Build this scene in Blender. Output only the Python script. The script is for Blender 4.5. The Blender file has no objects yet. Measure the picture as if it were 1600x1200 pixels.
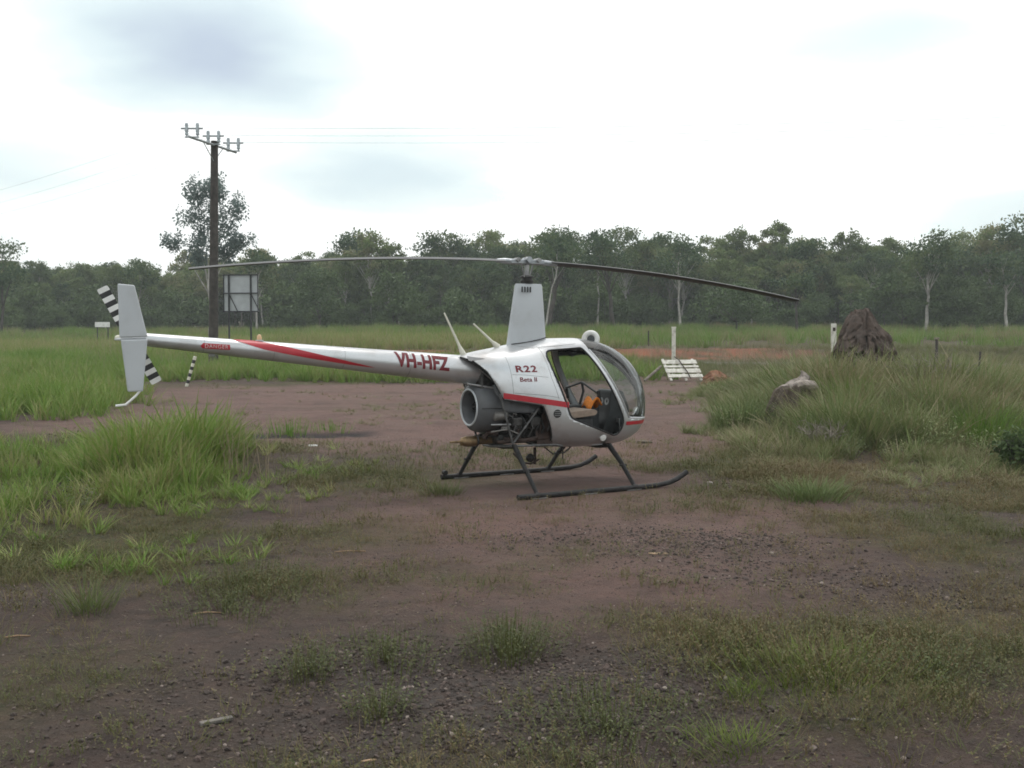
import bpy, bmesh, math, random
import numpy as np
from mathutils import Vector, Matrix

S = bpy.context.scene
COL = S.collection

# ------------------------------------------------------------------ camera, sky, sun, exposure
CAM_H = 1.71
cam_data = bpy.data.cameras.new('camera')
cam_data.sensor_width = 36.0
cam_data.lens = 36.0 * 1580.0 / 1600.0
cam_data.clip_start = 0.05
cam_data.clip_end = 9000.0
cam = bpy.data.objects.new('camera', cam_data)
COL.objects.link(cam)
cam.location = (0.0, 0.0, CAM_H)
cam.rotation_euler = (math.radians(90.0) - math.atan((600.0 - 533.2) / 1580.0), 0.0, 0.0)
S.camera = cam

SUN_EL, SUN_AZ = math.radians(66.0), math.radians(24.0)      # azimuth clockwise from +Y
world = bpy.data.worlds.new('World')
S.world = world
world.use_nodes = True


def build_world():
    nt = world.node_tree
    nt.nodes.clear()
    N, L = nt.nodes.new, nt.links.new
    out = N('ShaderNodeOutputWorld')
    sky = N('ShaderNodeTexSky')
    sky.sky_type = 'NISHITA'
    sky.sun_disc = False
    sky.sun_elevation = SUN_EL
    sky.sun_rotation = SUN_AZ
    sky.air_density = 1.0
    sky.dust_density = 2.0
    bg_sky = N('ShaderNodeBackground')
    bg_sky.inputs['Strength'].default_value = 0.10
    L(sky.outputs[0], bg_sky.inputs['Color'])
    # overcast deck over the blue sky: white cloud with soft blue-grey undersides
    tc = N('ShaderNodeTexCoord')
    sep = N('ShaderNodeSeparateXYZ')
    L(tc.outputs['Generated'], sep.inputs[0])

    def math_node(op, a, b=None, clamp=False):
        m = N('ShaderNodeMath')
        m.operation = op
        m.use_clamp = clamp
        for i, v in enumerate((a, b)):
            if v is None:
                continue
            if isinstance(v, (int, float)):
                m.inputs[i].default_value = v
            else:
                L(v, m.inputs[i])
        return m.outputs[0]
    # project the view direction on to a flat cloud ceiling so that clouds flatten to the horizon
    zc = math_node('ADD', math_node('MAXIMUM', sep.outputs['Z'], 0.0), 0.12)
    comb = N('ShaderNodeCombineXYZ')
    L(math_node('DIVIDE', sep.outputs['X'], zc), comb.inputs['X'])
    L(math_node('DIVIDE', sep.outputs['Y'], zc), comb.inputs['Y'])
    noise = N('ShaderNodeTexNoise')
    noise.inputs['Scale'].default_value = 0.62
    noise.inputs['Detail'].default_value = 4.0
    noise.inputs['Roughness'].default_value = 0.5
    L(comb.outputs[0], noise.inputs['Vector'])
    warp = N('ShaderNodeTexNoise')
    warp.inputs['Scale'].default_value = 2.2
    warp.inputs['Detail'].default_value = 3.0
    L(comb.outputs[0], warp.inputs['Vector'])
    wv = N('ShaderNodeVectorMath')
    wv.operation = 'MULTIPLY_ADD'
    L(warp.outputs['Color'], wv.inputs[0])
    wv.inputs[1].default_value = (0.44, 0.44, 0.0)
    wv.inputs[2].default_value = (-0.22, -0.22, 0.0)
    pos = N('ShaderNodeVectorMath')
    pos.operation = 'ADD'
    L(comb.outputs[0], pos.inputs[0])
    L(wv.outputs[0], pos.inputs[1])
    darkest = None
    # (x, y on the ceiling, x radius, y radius, depth) of the heavier cloud masses
    for (cx, cy, rx, ry, dep) in ((-0.74, 2.46, 0.40, 0.46, 1.05), (-0.45, 3.50, 0.46, 0.60, 0.62), (-1.75, 3.25, 0.55, 0.5, 0.42),
                                  (0.85, 2.35, 0.32, 0.22, 0.4), (2.05, 3.9, 0.5, 0.5, 0.5), (0.4, 1.9, 0.4, 0.1, 0.3),
                                  (-2.2, -1.4, 1.3, 0.8, 1.0), (1.8, -2.2, 1.0, 0.9, 0.9), (0.4, -0.6, 0.6, 0.4, 0.8), (-3.6, 1.0, 0.9, 0.7, 0.8),
                                  (3.4, 0.4, 0.9, 0.8, 0.8), (-0.6, -3.6, 1.4, 0.8, 0.9)):
        d = N('ShaderNodeVectorMath')
        d.operation = 'SUBTRACT'
        L(pos.outputs[0], d.inputs[0])
        d.inputs[1].default_value = (cx, cy, 0)
        sc = N('ShaderNodeVectorMath')
        sc.operation = 'MULTIPLY'
        L(d.outputs[0], sc.inputs[0])
        sc.inputs[1].default_value = (1 / rx, 1 / ry, 0)
        ln = N('ShaderNodeVectorMath')
        ln.operation = 'LENGTH'
        L(sc.outputs[0], ln.inputs[0])
        v = math_node('SUBTRACT', 1.15, ln.outputs['Value'], True)
        v = math_node('MULTIPLY', math_node('SMOOTH_MIN', v, 1.0), dep)
        darkest = v if darkest is None else math_node('MAXIMUM', darkest, v)
    nz = N('ShaderNodeMapRange')
    nz.inputs['From Min'].default_value = 0.52
    nz.inputs['From Max'].default_value = 0.78
    nz.inputs['To Max'].default_value = 0.2
    L(noise.outputs[0], nz.inputs['Value'])
    dark = math_node('ADD', darkest, nz.outputs[0], True)
    ramp = N('ShaderNodeValToRGB')
    r = ramp.color_ramp
    r.elements[0].position = 0.0
    r.elements[0].color = (1.25, 1.26, 1.245, 1)
    r.elements[1].position = 1.0
    r.elements[1].color = (0.56, 0.65, 0.78, 1)
    for p_, c_ in ((0.22, (1.01, 1.11, 1.09, 1)), (0.55, (0.80, 0.93, 0.97, 1))):
        e = r.elements.new(p_)
        e.color = c_
    L(dark, ramp.inputs[0])
    bg_cloud = N('ShaderNodeBackground')
    bg_cloud.inputs['Strength'].default_value = 1.0
    L(ramp.outputs[0], bg_cloud.inputs['Color'])
    mix = N('ShaderNodeMixShader')
    mix.inputs[0].default_value = 0.93
    L(bg_sky.outputs[0], mix.inputs[1])
    L(bg_cloud.outputs[0], mix.inputs[2])
    L(mix.outputs[0], out.inputs[0])


build_world()
world.cycles.sampling_method = 'MANUAL'
world.cycles.sample_map_resolution = 256

sun_data = bpy.data.lights.new('sun', 'SUN')
sun_data.energy = 1.1
sun_data.angle = math.radians(12.0)
sun_data.color = (1.0, 0.97, 0.92)
sun = bpy.data.objects.new('sun', sun_data)
COL.objects.link(sun)
_sd = Vector((math.sin(SUN_AZ) * math.cos(SUN_EL), math.cos(SUN_AZ) * math.cos(SUN_EL), math.sin(SUN_EL)))
sun.rotation_euler = _sd.to_track_quat('Z', 'Y').to_euler()

S.view_settings.view_transform = 'Standard'
S.view_settings.look = 'None'
S.view_settings.exposure = 0.08
S.view_settings.gamma = 1.0
S.view_settings.use_curve_mapping = False
S.render.engine = 'CYCLES'
S.cycles.use_denoising = True
S.cycles.pixel_filter_type = 'BLACKMAN_HARRIS'
S.cycles.filter_width = 1.7
S.cycles.use_adaptive_sampling = True
S.cycles.adaptive_threshold = 0.022
S.cycles.adaptive_min_samples = 16
S.cycles.max_bounces = 8
S.cycles.transparent_max_bounces = 12
S.cycles.caustics_reflective = False
S.cycles.caustics_refractive = False

rng = np.random.default_rng(7)
random.seed(7)

# ------------------------------------------------------------------ helpers: meshes


class MB:
    """collects shapes and links them as one mesh object"""

    def __init__(self):
        self.v, self.f = [], []

    def add(self, vs, fs):
        o = len(self.v)
        self.v.extend([tuple(float(c) for c in p) for p in vs])
        self.f.extend([tuple(i + o for i in q) for q in fs])
        return self

    def box(self, c, s, rot=None, taper=1.0):
        hx, hy, hz = s[0] / 2, s[1] / 2, s[2] / 2
        pts = []
        for z, k in ((-hz, 1.0), (hz, taper)):
            for x, y in ((-hx, -hy), (hx, -hy), (hx, hy), (-hx, hy)):
                p = Vector((x * k, y * k, z))
                if rot is not None:
                    p = rot @ p
                pts.append(p + Vector(c))
        return self.add(pts, [(0, 3, 2, 1), (4, 5, 6, 7), (0, 1, 5, 4), (1, 2, 6, 5), (2, 3, 7, 6), (3, 0, 4, 7)])

    def tube(self, pts, rad, n=8, caps=True, flat=1.0):
        pts = [Vector(p) for p in pts]
        if not hasattr(rad, '__len__'):
            rad = [rad] * len(pts)
        vs, fs = [], []
        up = None
        for i, p in enumerate(pts):
            t = (pts[min(i + 1, len(pts) - 1)] - pts[max(i - 1, 0)])
            t = t.normalized() if t.length > 1e-9 else Vector((0, 0, 1))
            if up is None:
                up = Vector((0, 0, 1)) if abs(t.z) < 0.9 else Vector((1, 0, 0))
            u = t.cross(up)
            u = u.normalized() if u.length > 1e-6 else Vector((1, 0, 0))
            w = u.cross(t).normalized()
            up = w
            for k in range(n):
                a = 2 * math.pi * k / n
                vs.append(p + u * (math.cos(a) * rad[i]) + w * (math.sin(a) * rad[i] * flat))
        for i in range(len(pts) - 1):
            for k in range(n):
                k2 = (k + 1) % n
                fs.append((i * n + k, i * n + k2, (i + 1) * n + k2, (i + 1) * n + k))
        if caps:
            fs.append(tuple(range(n - 1, -1, -1)))
            fs.append(tuple((len(pts) - 1) * n + k for k in range(n)))
        return self.add(vs, fs)

    def lathe(self, prof, origin, axis, n=24, caps=True):
        """prof: (distance along axis, radius)"""
        axis = Vector(axis).normalized()
        up = Vector((0, 0, 1)) if abs(axis.z) < 0.9 else Vector((1, 0, 0))
        u = axis.cross(up).normalized()
        w = u.cross(axis).normalized()
        o = Vector(origin)
        vs, fs = [], []
        for d, r in prof:
            for k in range(n):
                a = 2 * math.pi * k / n
                vs.append(o + axis * d + u * (r * math.cos(a)) + w * (r * math.sin(a)))
        for i in range(len(prof) - 1):
            for k in range(n):
                k2 = (k + 1) % n
                fs.append((i * n + k, i * n + k2, (i + 1) * n + k2, (i + 1) * n + k))
        if caps:
            fs.append(tuple(range(n - 1, -1, -1)))
            fs.append(tuple((len(prof) - 1) * n + k for k in range(n)))
        return self.add(vs, fs)

    def torus(self, c, axis, R, r, n=28, m=10):
        axis = Vector(axis).normalized()
        up = Vector((0, 0, 1)) if abs(axis.z) < 0.9 else Vector((1, 0, 0))
        u = axis.cross(up).normalized()
        w = u.cross(axis).normalized()
        c = Vector(c)
        vs, fs = [], []
        for i in range(n):
            a = 2 * math.pi * i / n
            rd = u * math.cos(a) + w * math.sin(a)
            for k in range(m):
                b = 2 * math.pi * k / m
                vs.append(c + rd * (R + r * math.cos(b)) + axis * (r * math.sin(b)))
        for i in range(n):
            for k in range(m):
                i2, k2 = (i + 1) % n, (k + 1) % m
                fs.append((i * m + k, i2 * m + k, i2 * m + k2, i * m + k2))
        return self.add(vs, fs)

    def prism(self, poly, thick, fn):
        """poly in 2D, thickness +-; fn(u, v, t) -> 3D"""
        n = len(poly)
        vs = [fn(u, v, -thick / 2) for u, v in poly] + [fn(u, v, thick / 2) for u, v in poly]
        fs = [tuple(range(n - 1, -1, -1)), tuple(range(n, 2 * n))]
        for i in range(n):
            j = (i + 1) % n
            fs.append((i, j, n + j, n + i))
        return self.add(vs, fs)

    def build(self, name, mat, parent=None, smooth=False, bevel=0.0, normals=True):
        me = bpy.data.meshes.new(name)
        me.from_pydata(self.v, [], self.f)
        if normals:
            bm = bmesh.new()
            bm.from_mesh(me)
            bmesh.ops.recalc_face_normals(bm, faces=bm.faces)
            bm.to_mesh(me)
            bm.free()
        return link(name, me, mat, parent, smooth, bevel)


def link(name, me, mat, parent=None, smooth=False, bevel=0.0):
    if mat is not None:
        me.materials.clear()
        me.materials.append(mat)
    if smooth:
        me.polygons.foreach_set('use_smooth', [True] * len(me.polygons))
        if hasattr(me, 'set_sharp_from_angle'):
            me.set_sharp_from_angle(angle=math.radians(42))
    o = bpy.data.objects.new(name, me)
    COL.objects.link(o)
    if parent is not None:
        o.parent = parent
    if bevel > 0:
        b = o.modifiers.new('bevel', 'BEVEL')
        b.width = bevel
        b.segments = 2
        b.limit_method = 'ANGLE'
    return o


def fast_mesh(name, verts, quads, tint=None):
    me = bpy.data.meshes.new(name)
    verts = np.asarray(verts, dtype=np.float32)
    quads = np.asarray(quads, dtype=np.int32)
    me.vertices.add(len(verts))
    me.vertices.foreach_set('co', verts.ravel())
    k = quads.shape[1]
    me.loops.add(quads.size)
    me.loops.foreach_set('vertex_index', quads.ravel())
    me.polygons.add(len(quads))
    me.polygons.foreach_set('loop_start', np.arange(0, quads.size, k, dtype=np.int32))
    me.update(calc_edges=True)
    if tint is not None:
        at = me.attributes.new('tint', 'FLOAT', 'POINT')
        at.data.foreach_set('value', np.asarray(tint, dtype=np.float32))
    return me


def empty(name, loc=(0, 0, 0), rz=0.0, parent=None):
    o = bpy.data.objects.new(name, None)
    o.empty_display_size = 0.2
    COL.objects.link(o)
    o.location = loc
    o.rotation_euler = (0, 0, rz)
    if parent is not None:
        o.parent = parent
    return o


def tag(o, label=None, cat=None, group=None, kind=None):
    if label:
        o['label'] = label
    if cat:
        o['category'] = cat
    if group:
        o['group'] = group
    if kind:
        o['kind'] = kind
    return o


# ------------------------------------------------------------------ helpers: materials
def mat_nodes(name):
    m = bpy.data.materials.new(name)
    m.use_nodes = True
    nt = m.node_tree
    nt.nodes.clear()
    return m, nt, nt.nodes.new, nt.links.new


def pbr(name, col, rough=0.6, metal=0.0, var=0.12, scale=6.0, bump=0.0, bscale=60.0, coat=0.0, col2=None, spec=0.5, dirt=None, dirt_amt=0.0, dirt_scale=3.0):
    """principled material with noise-driven colour variation, wear and fine relief"""
    m, nt, N, L = mat_nodes(name)
    out = N('ShaderNodeOutputMaterial')
    p = N('ShaderNodeBsdfPrincipled')
    L(p.outputs[0], out.inputs[0])
    tc = N('ShaderNodeTexCoord')
    nz = N('ShaderNodeTexNoise')
    nz.inputs['Scale'].default_value = scale
    nz.inputs['Detail'].default_value = 5.0
    L(tc.outputs['Object'], nz.inputs['Vector'])
    mix = N('ShaderNodeMix')
    mix.data_type = 'RGBA'
    c2 = col2 if col2 else tuple(c * (1 - var) for c in col)
    c1 = col if col2 else tuple(min(1, c * (1 + var)) for c in col)
    mix.inputs['A'].default_value = (*c1, 1)
    mix.inputs['B'].default_value = (*c2, 1)
    mr = N('ShaderNodeMapRange')
    mr.inputs['From Min'].default_value = 0.35
    mr.inputs['From Max'].default_value = 0.65
    L(nz.outputs[0], mr.inputs['Value'])
    L(mr.outputs[0], mix.inputs['Factor'])
    colour = mix.outputs['Result']
    if dirt:
        dn = N('ShaderNodeTexNoise')
        dn.inputs['Scale'].default_value = dirt_scale
        dn.inputs['Detail'].default_value = 7.0
        dn.inputs['Roughness'].default_value = 0.65
        L(tc.outputs['Object'], dn.inputs['Vector'])
        dr = N('ShaderNodeMapRange')
        dr.inputs['From Min'].default_value = 0.5
        dr.inputs['From Max'].default_value = 0.72
        dr.inputs['To Max'].default_value = dirt_amt
        L(dn.outputs[0], dr.inputs['Value'])
        mx = N('ShaderNodeMix')
        mx.data_type = 'RGBA'
        L(dr.outputs[0], mx.inputs['Factor'])
        L(colour, mx.inputs['A'])
        mx.inputs['B'].default_value = (*dirt, 1)
        colour = mx.outputs['Result']
    L(colour, p.inputs['Base Color'])
    p.inputs['Roughness'].default_value = rough
    p.inputs['Metallic'].default_value = metal
    p.inputs['Specular IOR Level'].default_value = spec
    if coat:
        p.inputs['Coat Weight'].default_value = coat
        p.inputs['Coat Roughness'].default_value = 0.12
    if bump:
        bn = N('ShaderNodeTexNoise')
        bn.inputs['Scale'].default_value = bscale
        bn.inputs['Detail'].default_value = 6.0
        L(tc.outputs['Object'], bn.inputs['Vector'])
        b = N('ShaderNodeBump')
        b.inputs['Strength'].default_value = bump
        b.inputs['Distance'].default_value = 0.02
        L(bn.outputs[0], b.inputs['Height'])
        L(b.outputs[0], p.inputs['Normal'])
    return m


def leafy(name, cols, transl=0.25, rough=0.6, own=0.6):
    """foliage: colour from a per-leaf tint attribute and a per-instance tint"""
    m, nt, N, L = mat_nodes(name)
    out = N('ShaderNodeOutputMaterial')
    at = N('ShaderNodeAttribute')
    at.attribute_name = 'tint'
    ai = N('ShaderNodeAttribute')
    ai.attribute_type = 'INSTANCER'
    ai.attribute_name = 'itint'
    oi = N('ShaderNodeObjectInfo')
    ad = N('ShaderNodeMath')
    ad.operation = 'MULTIPLY_ADD'
    L(at.outputs['Fac'], ad.inputs[0])
    ad.inputs[1].default_value = own
    L(ai.outputs['Fac'], ad.inputs[2])
    ramp = N('ShaderNodeValToRGB')
    r = ramp.color_ramp
    r.elements[0].position, r.elements[0].color = 0.0, (*cols[0], 1)
    r.elements[1].position, r.elements[1].color = 1.0, (*cols[-1], 1)
    for i in range(1, len(cols) - 1):
        e = r.elements.new(i / (len(cols) - 1))
        e.color = (*cols[i], 1)
    L(ad.outputs[0], ramp.inputs[0])
    p = N('ShaderNodeBsdfPrincipled')
    p.inputs['Roughness'].default_value = rough
    p.inputs['Specular IOR Level'].default_value = 0.25
    L(ramp.outputs[0], p.inputs['Base Color'])
    t = N('ShaderNodeBsdfTranslucent')
    L(ramp.outputs[0], t.inputs['Color'])
    mx = N('ShaderNodeMixShader')
    mx.inputs[0].default_value = transl
    L(p.outputs[0], mx.inputs[1])
    L(t.outputs[0], mx.inputs[2])
    L(mx.outputs[0], out.inputs[0])
    return m


def glass_mat(name, tint=(0.9, 0.95, 0.96), gloss=1.0):
    m, nt, N, L = mat_nodes(name)
    out = N('ShaderNodeOutputMaterial')
    tr = N('ShaderNodeBsdfTransparent')
    tr.inputs['Color'].default_value = (*tint, 1)
    gl = N('ShaderNodeBsdfGlossy')
    gl.inputs['Roughness'].default_value = 0.06
    fr = N('ShaderNodeFresnel')
    fr.inputs['IOR'].default_value = 1.49
    nz = N('ShaderNodeTexNoise')
    nz.inputs['Scale'].default_value = 7.0
    nz.inputs['Detail'].default_value = 5.0
    tc = N('ShaderNodeTexCoord')
    L(tc.outputs['Object'], nz.inputs['Vector'])
    mr = N('ShaderNodeMapRange')
    mr.inputs['From Min'].default_value = 0.4
    mr.inputs['From Max'].default_value = 0.75
    mr.inputs['To Max'].default_value = 0.16
    L(nz.outputs[0], mr.inputs['Value'])
    ad = N('ShaderNodeMath')
    ad.operation = 'MULTIPLY'
    L(fr.outputs[0], ad.inputs[0])
    ad.inputs[1].default_value = gloss
    mx = N('ShaderNodeMixShader')
    L(ad.outputs[0], mx.inputs[0])
    L(tr.outputs[0], mx.inputs[1])
    L(gl.outputs[0], mx.inputs[2])
    df = N('ShaderNodeBsdfDiffuse')              # dust film on the acrylic
    df.inputs['Color'].default_value = (0.6, 0.58, 0.55, 1)
    m2 = N('ShaderNodeMixShader')
    L(mr.outputs[0], m2.inputs[0])
    L(mx.outputs[0], m2.inputs[1])
    L(df.outputs[0], m2.inputs[2])
    L(m2.outputs[0], out.inputs[0])
    return m


# ------------------------------------------------------------------ terrain functions (world metres)
_LAT = rng.random((256, 256))


def vnoise(x, y):
    x = np.asarray(x, float)
    y = np.asarray(y, float)
    xi, yi = np.floor(x).astype(int), np.floor(y).astype(int)
    fx, fy = x - xi, y - yi
    fx, fy = fx * fx * (3 - 2 * fx), fy * fy * (3 - 2 * fy)
    a = _LAT[xi % 256, yi % 256]
    b = _LAT[(xi + 1) % 256, yi % 256]
    c = _LAT[xi % 256, (yi + 1) % 256]
    d = _LAT[(xi + 1) % 256, (yi + 1) % 256]
    return (a * (1 - fx) + b * fx) * (1 - fy) + (c * (1 - fx) + d * fx) * fy


def fbm(x, y, o=4):
    s, a, t = 0.0, 0.5, 0.0
    for i in range(o):
        s = s + a * vnoise(np.asarray(x) * 2 ** i + 17.3 * i, np.asarray(y) * 2 ** i + 5.1 * i)
        t += a
        a *= 0.5
    return s / t


def sstep(a, b, x):
    t = np.clip((np.asarray(x, float) - a) / (b - a), 0, 1)
    return t * t * (3 - 2 * t)


HX, HY, HTH = 0.176, 11.947, math.radians(29.54)      # helicopter mast foot and heading


def ground_z(x, y):
    x = np.asarray(x, float)
    y = np.asarray(y, float)
    yy = np.minimum(y, 330.0)
    z = 0.03 * (np.logaddexp(0, (yy - 25.0) / 3.0) * 3.0)
    z = z + 0.006 * np.maximum(0, x - 10) * sstep(60, 140, y)        # the hill climbs to the right
    bank = 52 + 1.5 * np.sin(x * 0.11)
    z = z + 0.38 * sstep(bank, bank + 2.2, y) * sstep(-30, -8, x)
    z = z + 0.55 * np.exp(-((x - 7.7) / 2.6) ** 2 - ((y - 20.6) / 2.0) ** 2)
    z = z + 0.16 * np.exp(-((x - 6.3) / 2.4) ** 2 - ((y - 16.6) / 1.6) ** 2)
    away = sstep(2.6, 5.0, np.hypot(x - HX - 0.3, y - HY - 0.2))
    near = np.exp(-np.hypot(x, y) / 40.0)
    z = z + away * (0.16 * (fbm(x * 0.22, y * 0.22) - 0.5) + 0.05 * (fbm(x * 1.1 + 9, y * 1.1) - 0.5)) * (0.35 + near)
    z = z - 0.04 * np.exp(-((y - 18.1 - 0.4 * (x + 3.5)) / 0.5) ** 2) * sstep(-5.4, -4.9, x) * (1 - sstep(-2.7, -2.2, x))   # washed-out rut
    return z


def gz(x, y):
    return float(ground_z(np.array([x]), np.array([y]))[0])


def ell(x, y, cx, cy, rx, ry, rot=0.0, soft=0.5):
    c, s = math.cos(rot), math.sin(rot)
    u = ((x - cx) * c + (y - cy) * s) / rx
    v = (-(x - cx) * s + (y - cy) * c) / ry
    d = np.hypot(u, v)
    return 1 - sstep(1 - soft, 1 + soft * 0.4, d)


def track_mask(x, y):
    """red dirt track behind the helicopter and the bare pad under it"""
    n = (fbm(x * 0.35, y * 0.35) - 0.5)
    yb = 34.5 + 0.05 * x + 3 * n
    ya = 17.0 + 0.0 * x + 5 * n - 5.5 * np.exp(-((x - 0.2) / 3.2) ** 2)
    left = sstep(-12.0, -8.5, x + 3 * n)
    right = 1 - sstep(0, 4.0, x - (2.8 + 0.16 * (y - 14)) - 2 * n)
    m = sstep(ya - 1, ya + 2, y) * (1 - sstep(yb - 1.5, yb + 0.3, y)) * left * right
    m = np.maximum(m, 0.9 * ell(x, y, 7.0, 36.0, 5.5, 2.6))
    m = np.maximum(m, 0.9 * ell(x, y, 0.8, 10.2, 3.3, 3.2, 0.1, 0.7))
    m = np.maximum(m, 0.65 * ell(x, y, 0.6, 7.6, 2.6, 2.0, 0.0, 0.8))
    m = np.maximum(m, 0.7 * ell(x, y, -7.8, 21.5, 2.4, 2.6, 0.0, 0.6))
    return np.clip(m, 0, 1)


def gravel_mask(x, y):
    n = fbm(x * 1.3 + 40, y * 1.3) - 0.5
    m = ell(x, y, -0.75, 4.75, 1.35, 1.0, 0.25, 0.7) + 0.7 * ell(x, y, 0.3, 4.6, 1.3, 0.9, 0, 0.8) + 0.6 * ell(x, y, 1.4, 8.4, 1.6, 0.8, -0.2, 0.8)
    m = m + 0.5 * ell(x, y, 2.6, 7.0, 1.6, 0.6, -0.35, 0.8) + 0.45 * ell(x, y, 0.9, 5.1, 0.9, 0.5, 0, 0.8)
    return np.clip(m * (0.75 + 1.4 * n), 0, 1)


def cover_mask(x, y):
    """how far low herbs and litter cover the dirt"""
    n = fbm(x * 0.55 + 3, y * 0.55 + 8)
    base = sstep(0.44, 0.68, n)
    m = base * (1 - 0.85 * track_mask(x, y))
    m = m * (1 - 0.6 * gravel_mask(x, y))
    m = np.maximum(m, sstep(35, 37.5, y + 2 * (n - 0.5)) * 0.9 * (1 - 0.9 * ell(x, y, 7.0, 36.0, 5.5, 2.6)))
    red = sstep(-26, -12, x) * (1 - sstep(14, 22, x)) * np.exp(-((y - 52.6 - 1.5 * np.sin(x * 0.11)) / 2.3) ** 4)
    m = m * (1 - 0.95 * red * sstep(0.36, 0.5, fbm(x * 0.3, y * 0.9 + 31)))
    return np.clip(m, 0, 1)


# ------------------------------------------------------------------ ground
def ground_material():
    m, nt, N, L = mat_nodes('laterite_ground')
    out = N('ShaderNodeOutputMaterial')
    p = N('ShaderNodeBsdfPrincipled')
    L(p.outputs[0], out.inputs[0])
    p.inputs['Roughness'].default_value = 0.92
    p.inputs['Specular IOR Level'].default_value = 0.15
    geo = N('ShaderNodeNewGeometry')

    def noise(scale, detail=6.0, rough=0.6):
        n = N('ShaderNodeTexNoise')
        n.inputs['Scale'].default_value = scale
        n.inputs['Detail'].default_value = detail
        n.inputs['Roughness'].default_value = rough
        L(geo.outputs['Position'], n.inputs['Vector'])
        return n.outputs[0]

    def rng_(v, a, b, lo=0.0, hi=1.0):
        r = N('ShaderNodeMapRange')
        r.inputs['From Min'].default_value = a
        r.inputs['From Max'].default_value = b
        r.inputs['To Min'].default_value = lo
        r.inputs['To Max'].default_value = hi
        L(v, r.inputs['Value'])
        return r.outputs[0]

    def mix(f, a, b):
        k = N('ShaderNodeMix')
        k.data_type = 'RGBA'
        if isinstance(f, (int, float)):
            k.inputs['Factor'].default_value = f
        else:
            L(f, k.inputs['Factor'])
        for nm, v in (('A', a), ('B', b)):
            if isinstance(v, tuple):
                k.inputs[nm].default_value = (*v, 1)
            else:
                L(v, k.inputs[nm])
        return k.outputs['Result']

    def mul(a, b):
        k = N('ShaderNodeMath')
        k.operation = 'MULTIPLY'
        L(a, k.inputs[0])
        L(b, k.inputs[1])
        return k.outputs[0]

    def attr(nm):
        a = N('ShaderNodeAttribute')
        a.attribute_name = nm
        return a.outputs['Fac']
    fine, mid, big = noise(38.0, 8.0, 0.7), noise(5.0), noise(0.6)
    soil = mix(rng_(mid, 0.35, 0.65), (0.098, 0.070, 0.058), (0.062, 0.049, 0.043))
    redd = mix(rng_(mid, 0.3, 0.7), (0.185, 0.112, 0.096), (0.135, 0.090, 0.080))
    redd = mix(rng_(big, 0.42, 0.7, 0, 0.6), redd, (0.145, 0.105, 0.09))
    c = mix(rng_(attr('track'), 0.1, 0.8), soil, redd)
    c = mix(rng_(noise(0.9, 5.0), 0.50, 0.62, 0.0, 0.38), c, (0.07, 0.048, 0.043))
    c = mix(mul(attr('rut'), rng_(noise(3.0), 0.3, 0.6)), c, (0.085, 0.060, 0.054))
    litter = mix(rng_(noise(9.0), 0.4, 0.62), (0.060, 0.068, 0.030), (0.105, 0.082, 0.042))
    cov = mul(attr('cover'), rng_(noise(2.6), 0.3, 0.55, 0.35, 0.95))
    c = mix(cov, c, litter)
    c = mix(mul(attr('gravel'), rng_(noise(14.0), 0.35, 0.6)), c, (0.078, 0.068, 0.063))
    c = mix(attr('redbank'), c, mix(rng_(noise(1.2), 0.35, 0.65), (0.27, 0.10, 0.055), (0.19, 0.085, 0.05)))
    c = mix(attr('tar'), c, (0.022, 0.022, 0.024))
    c = mix(rng_(fine, 0.3, 0.44, 0.55, 0.0), c, (0.035, 0.028, 0.024))
    c = mix(rng_(fine, 0.6, 0.74, 0.0, 0.6), c, (0.20, 0.16, 0.14))
    speck = noise(130.0, 3.0, 0.6)
    c = mix(rng_(speck, 0.30, 0.44, 0.5, 0.0), c, (0.030, 0.024, 0.022))
    c = mix(rng_(speck, 0.58, 0.72, 0.0, 0.45), c, (0.22, 0.17, 0.15))
    L(c, p.inputs['Base Color'])
    b = N('ShaderNodeBump')
    b.inputs['Strength'].default_value = 0.9
    b.inputs['Distance'].default_value = 0.03
    L(fine, b.inputs['Height'])
    b2 = N('ShaderNodeBump')
    b2.inputs['Strength'].default_value = 0.7
    b2.inputs['Distance'].default_value = 0.10
    L(mid, b2.inputs['Height'])
    L(b.outputs[0], b2.inputs['Normal'])
    L(b2.outputs[0], p.inputs['Normal'])
    return m


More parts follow.
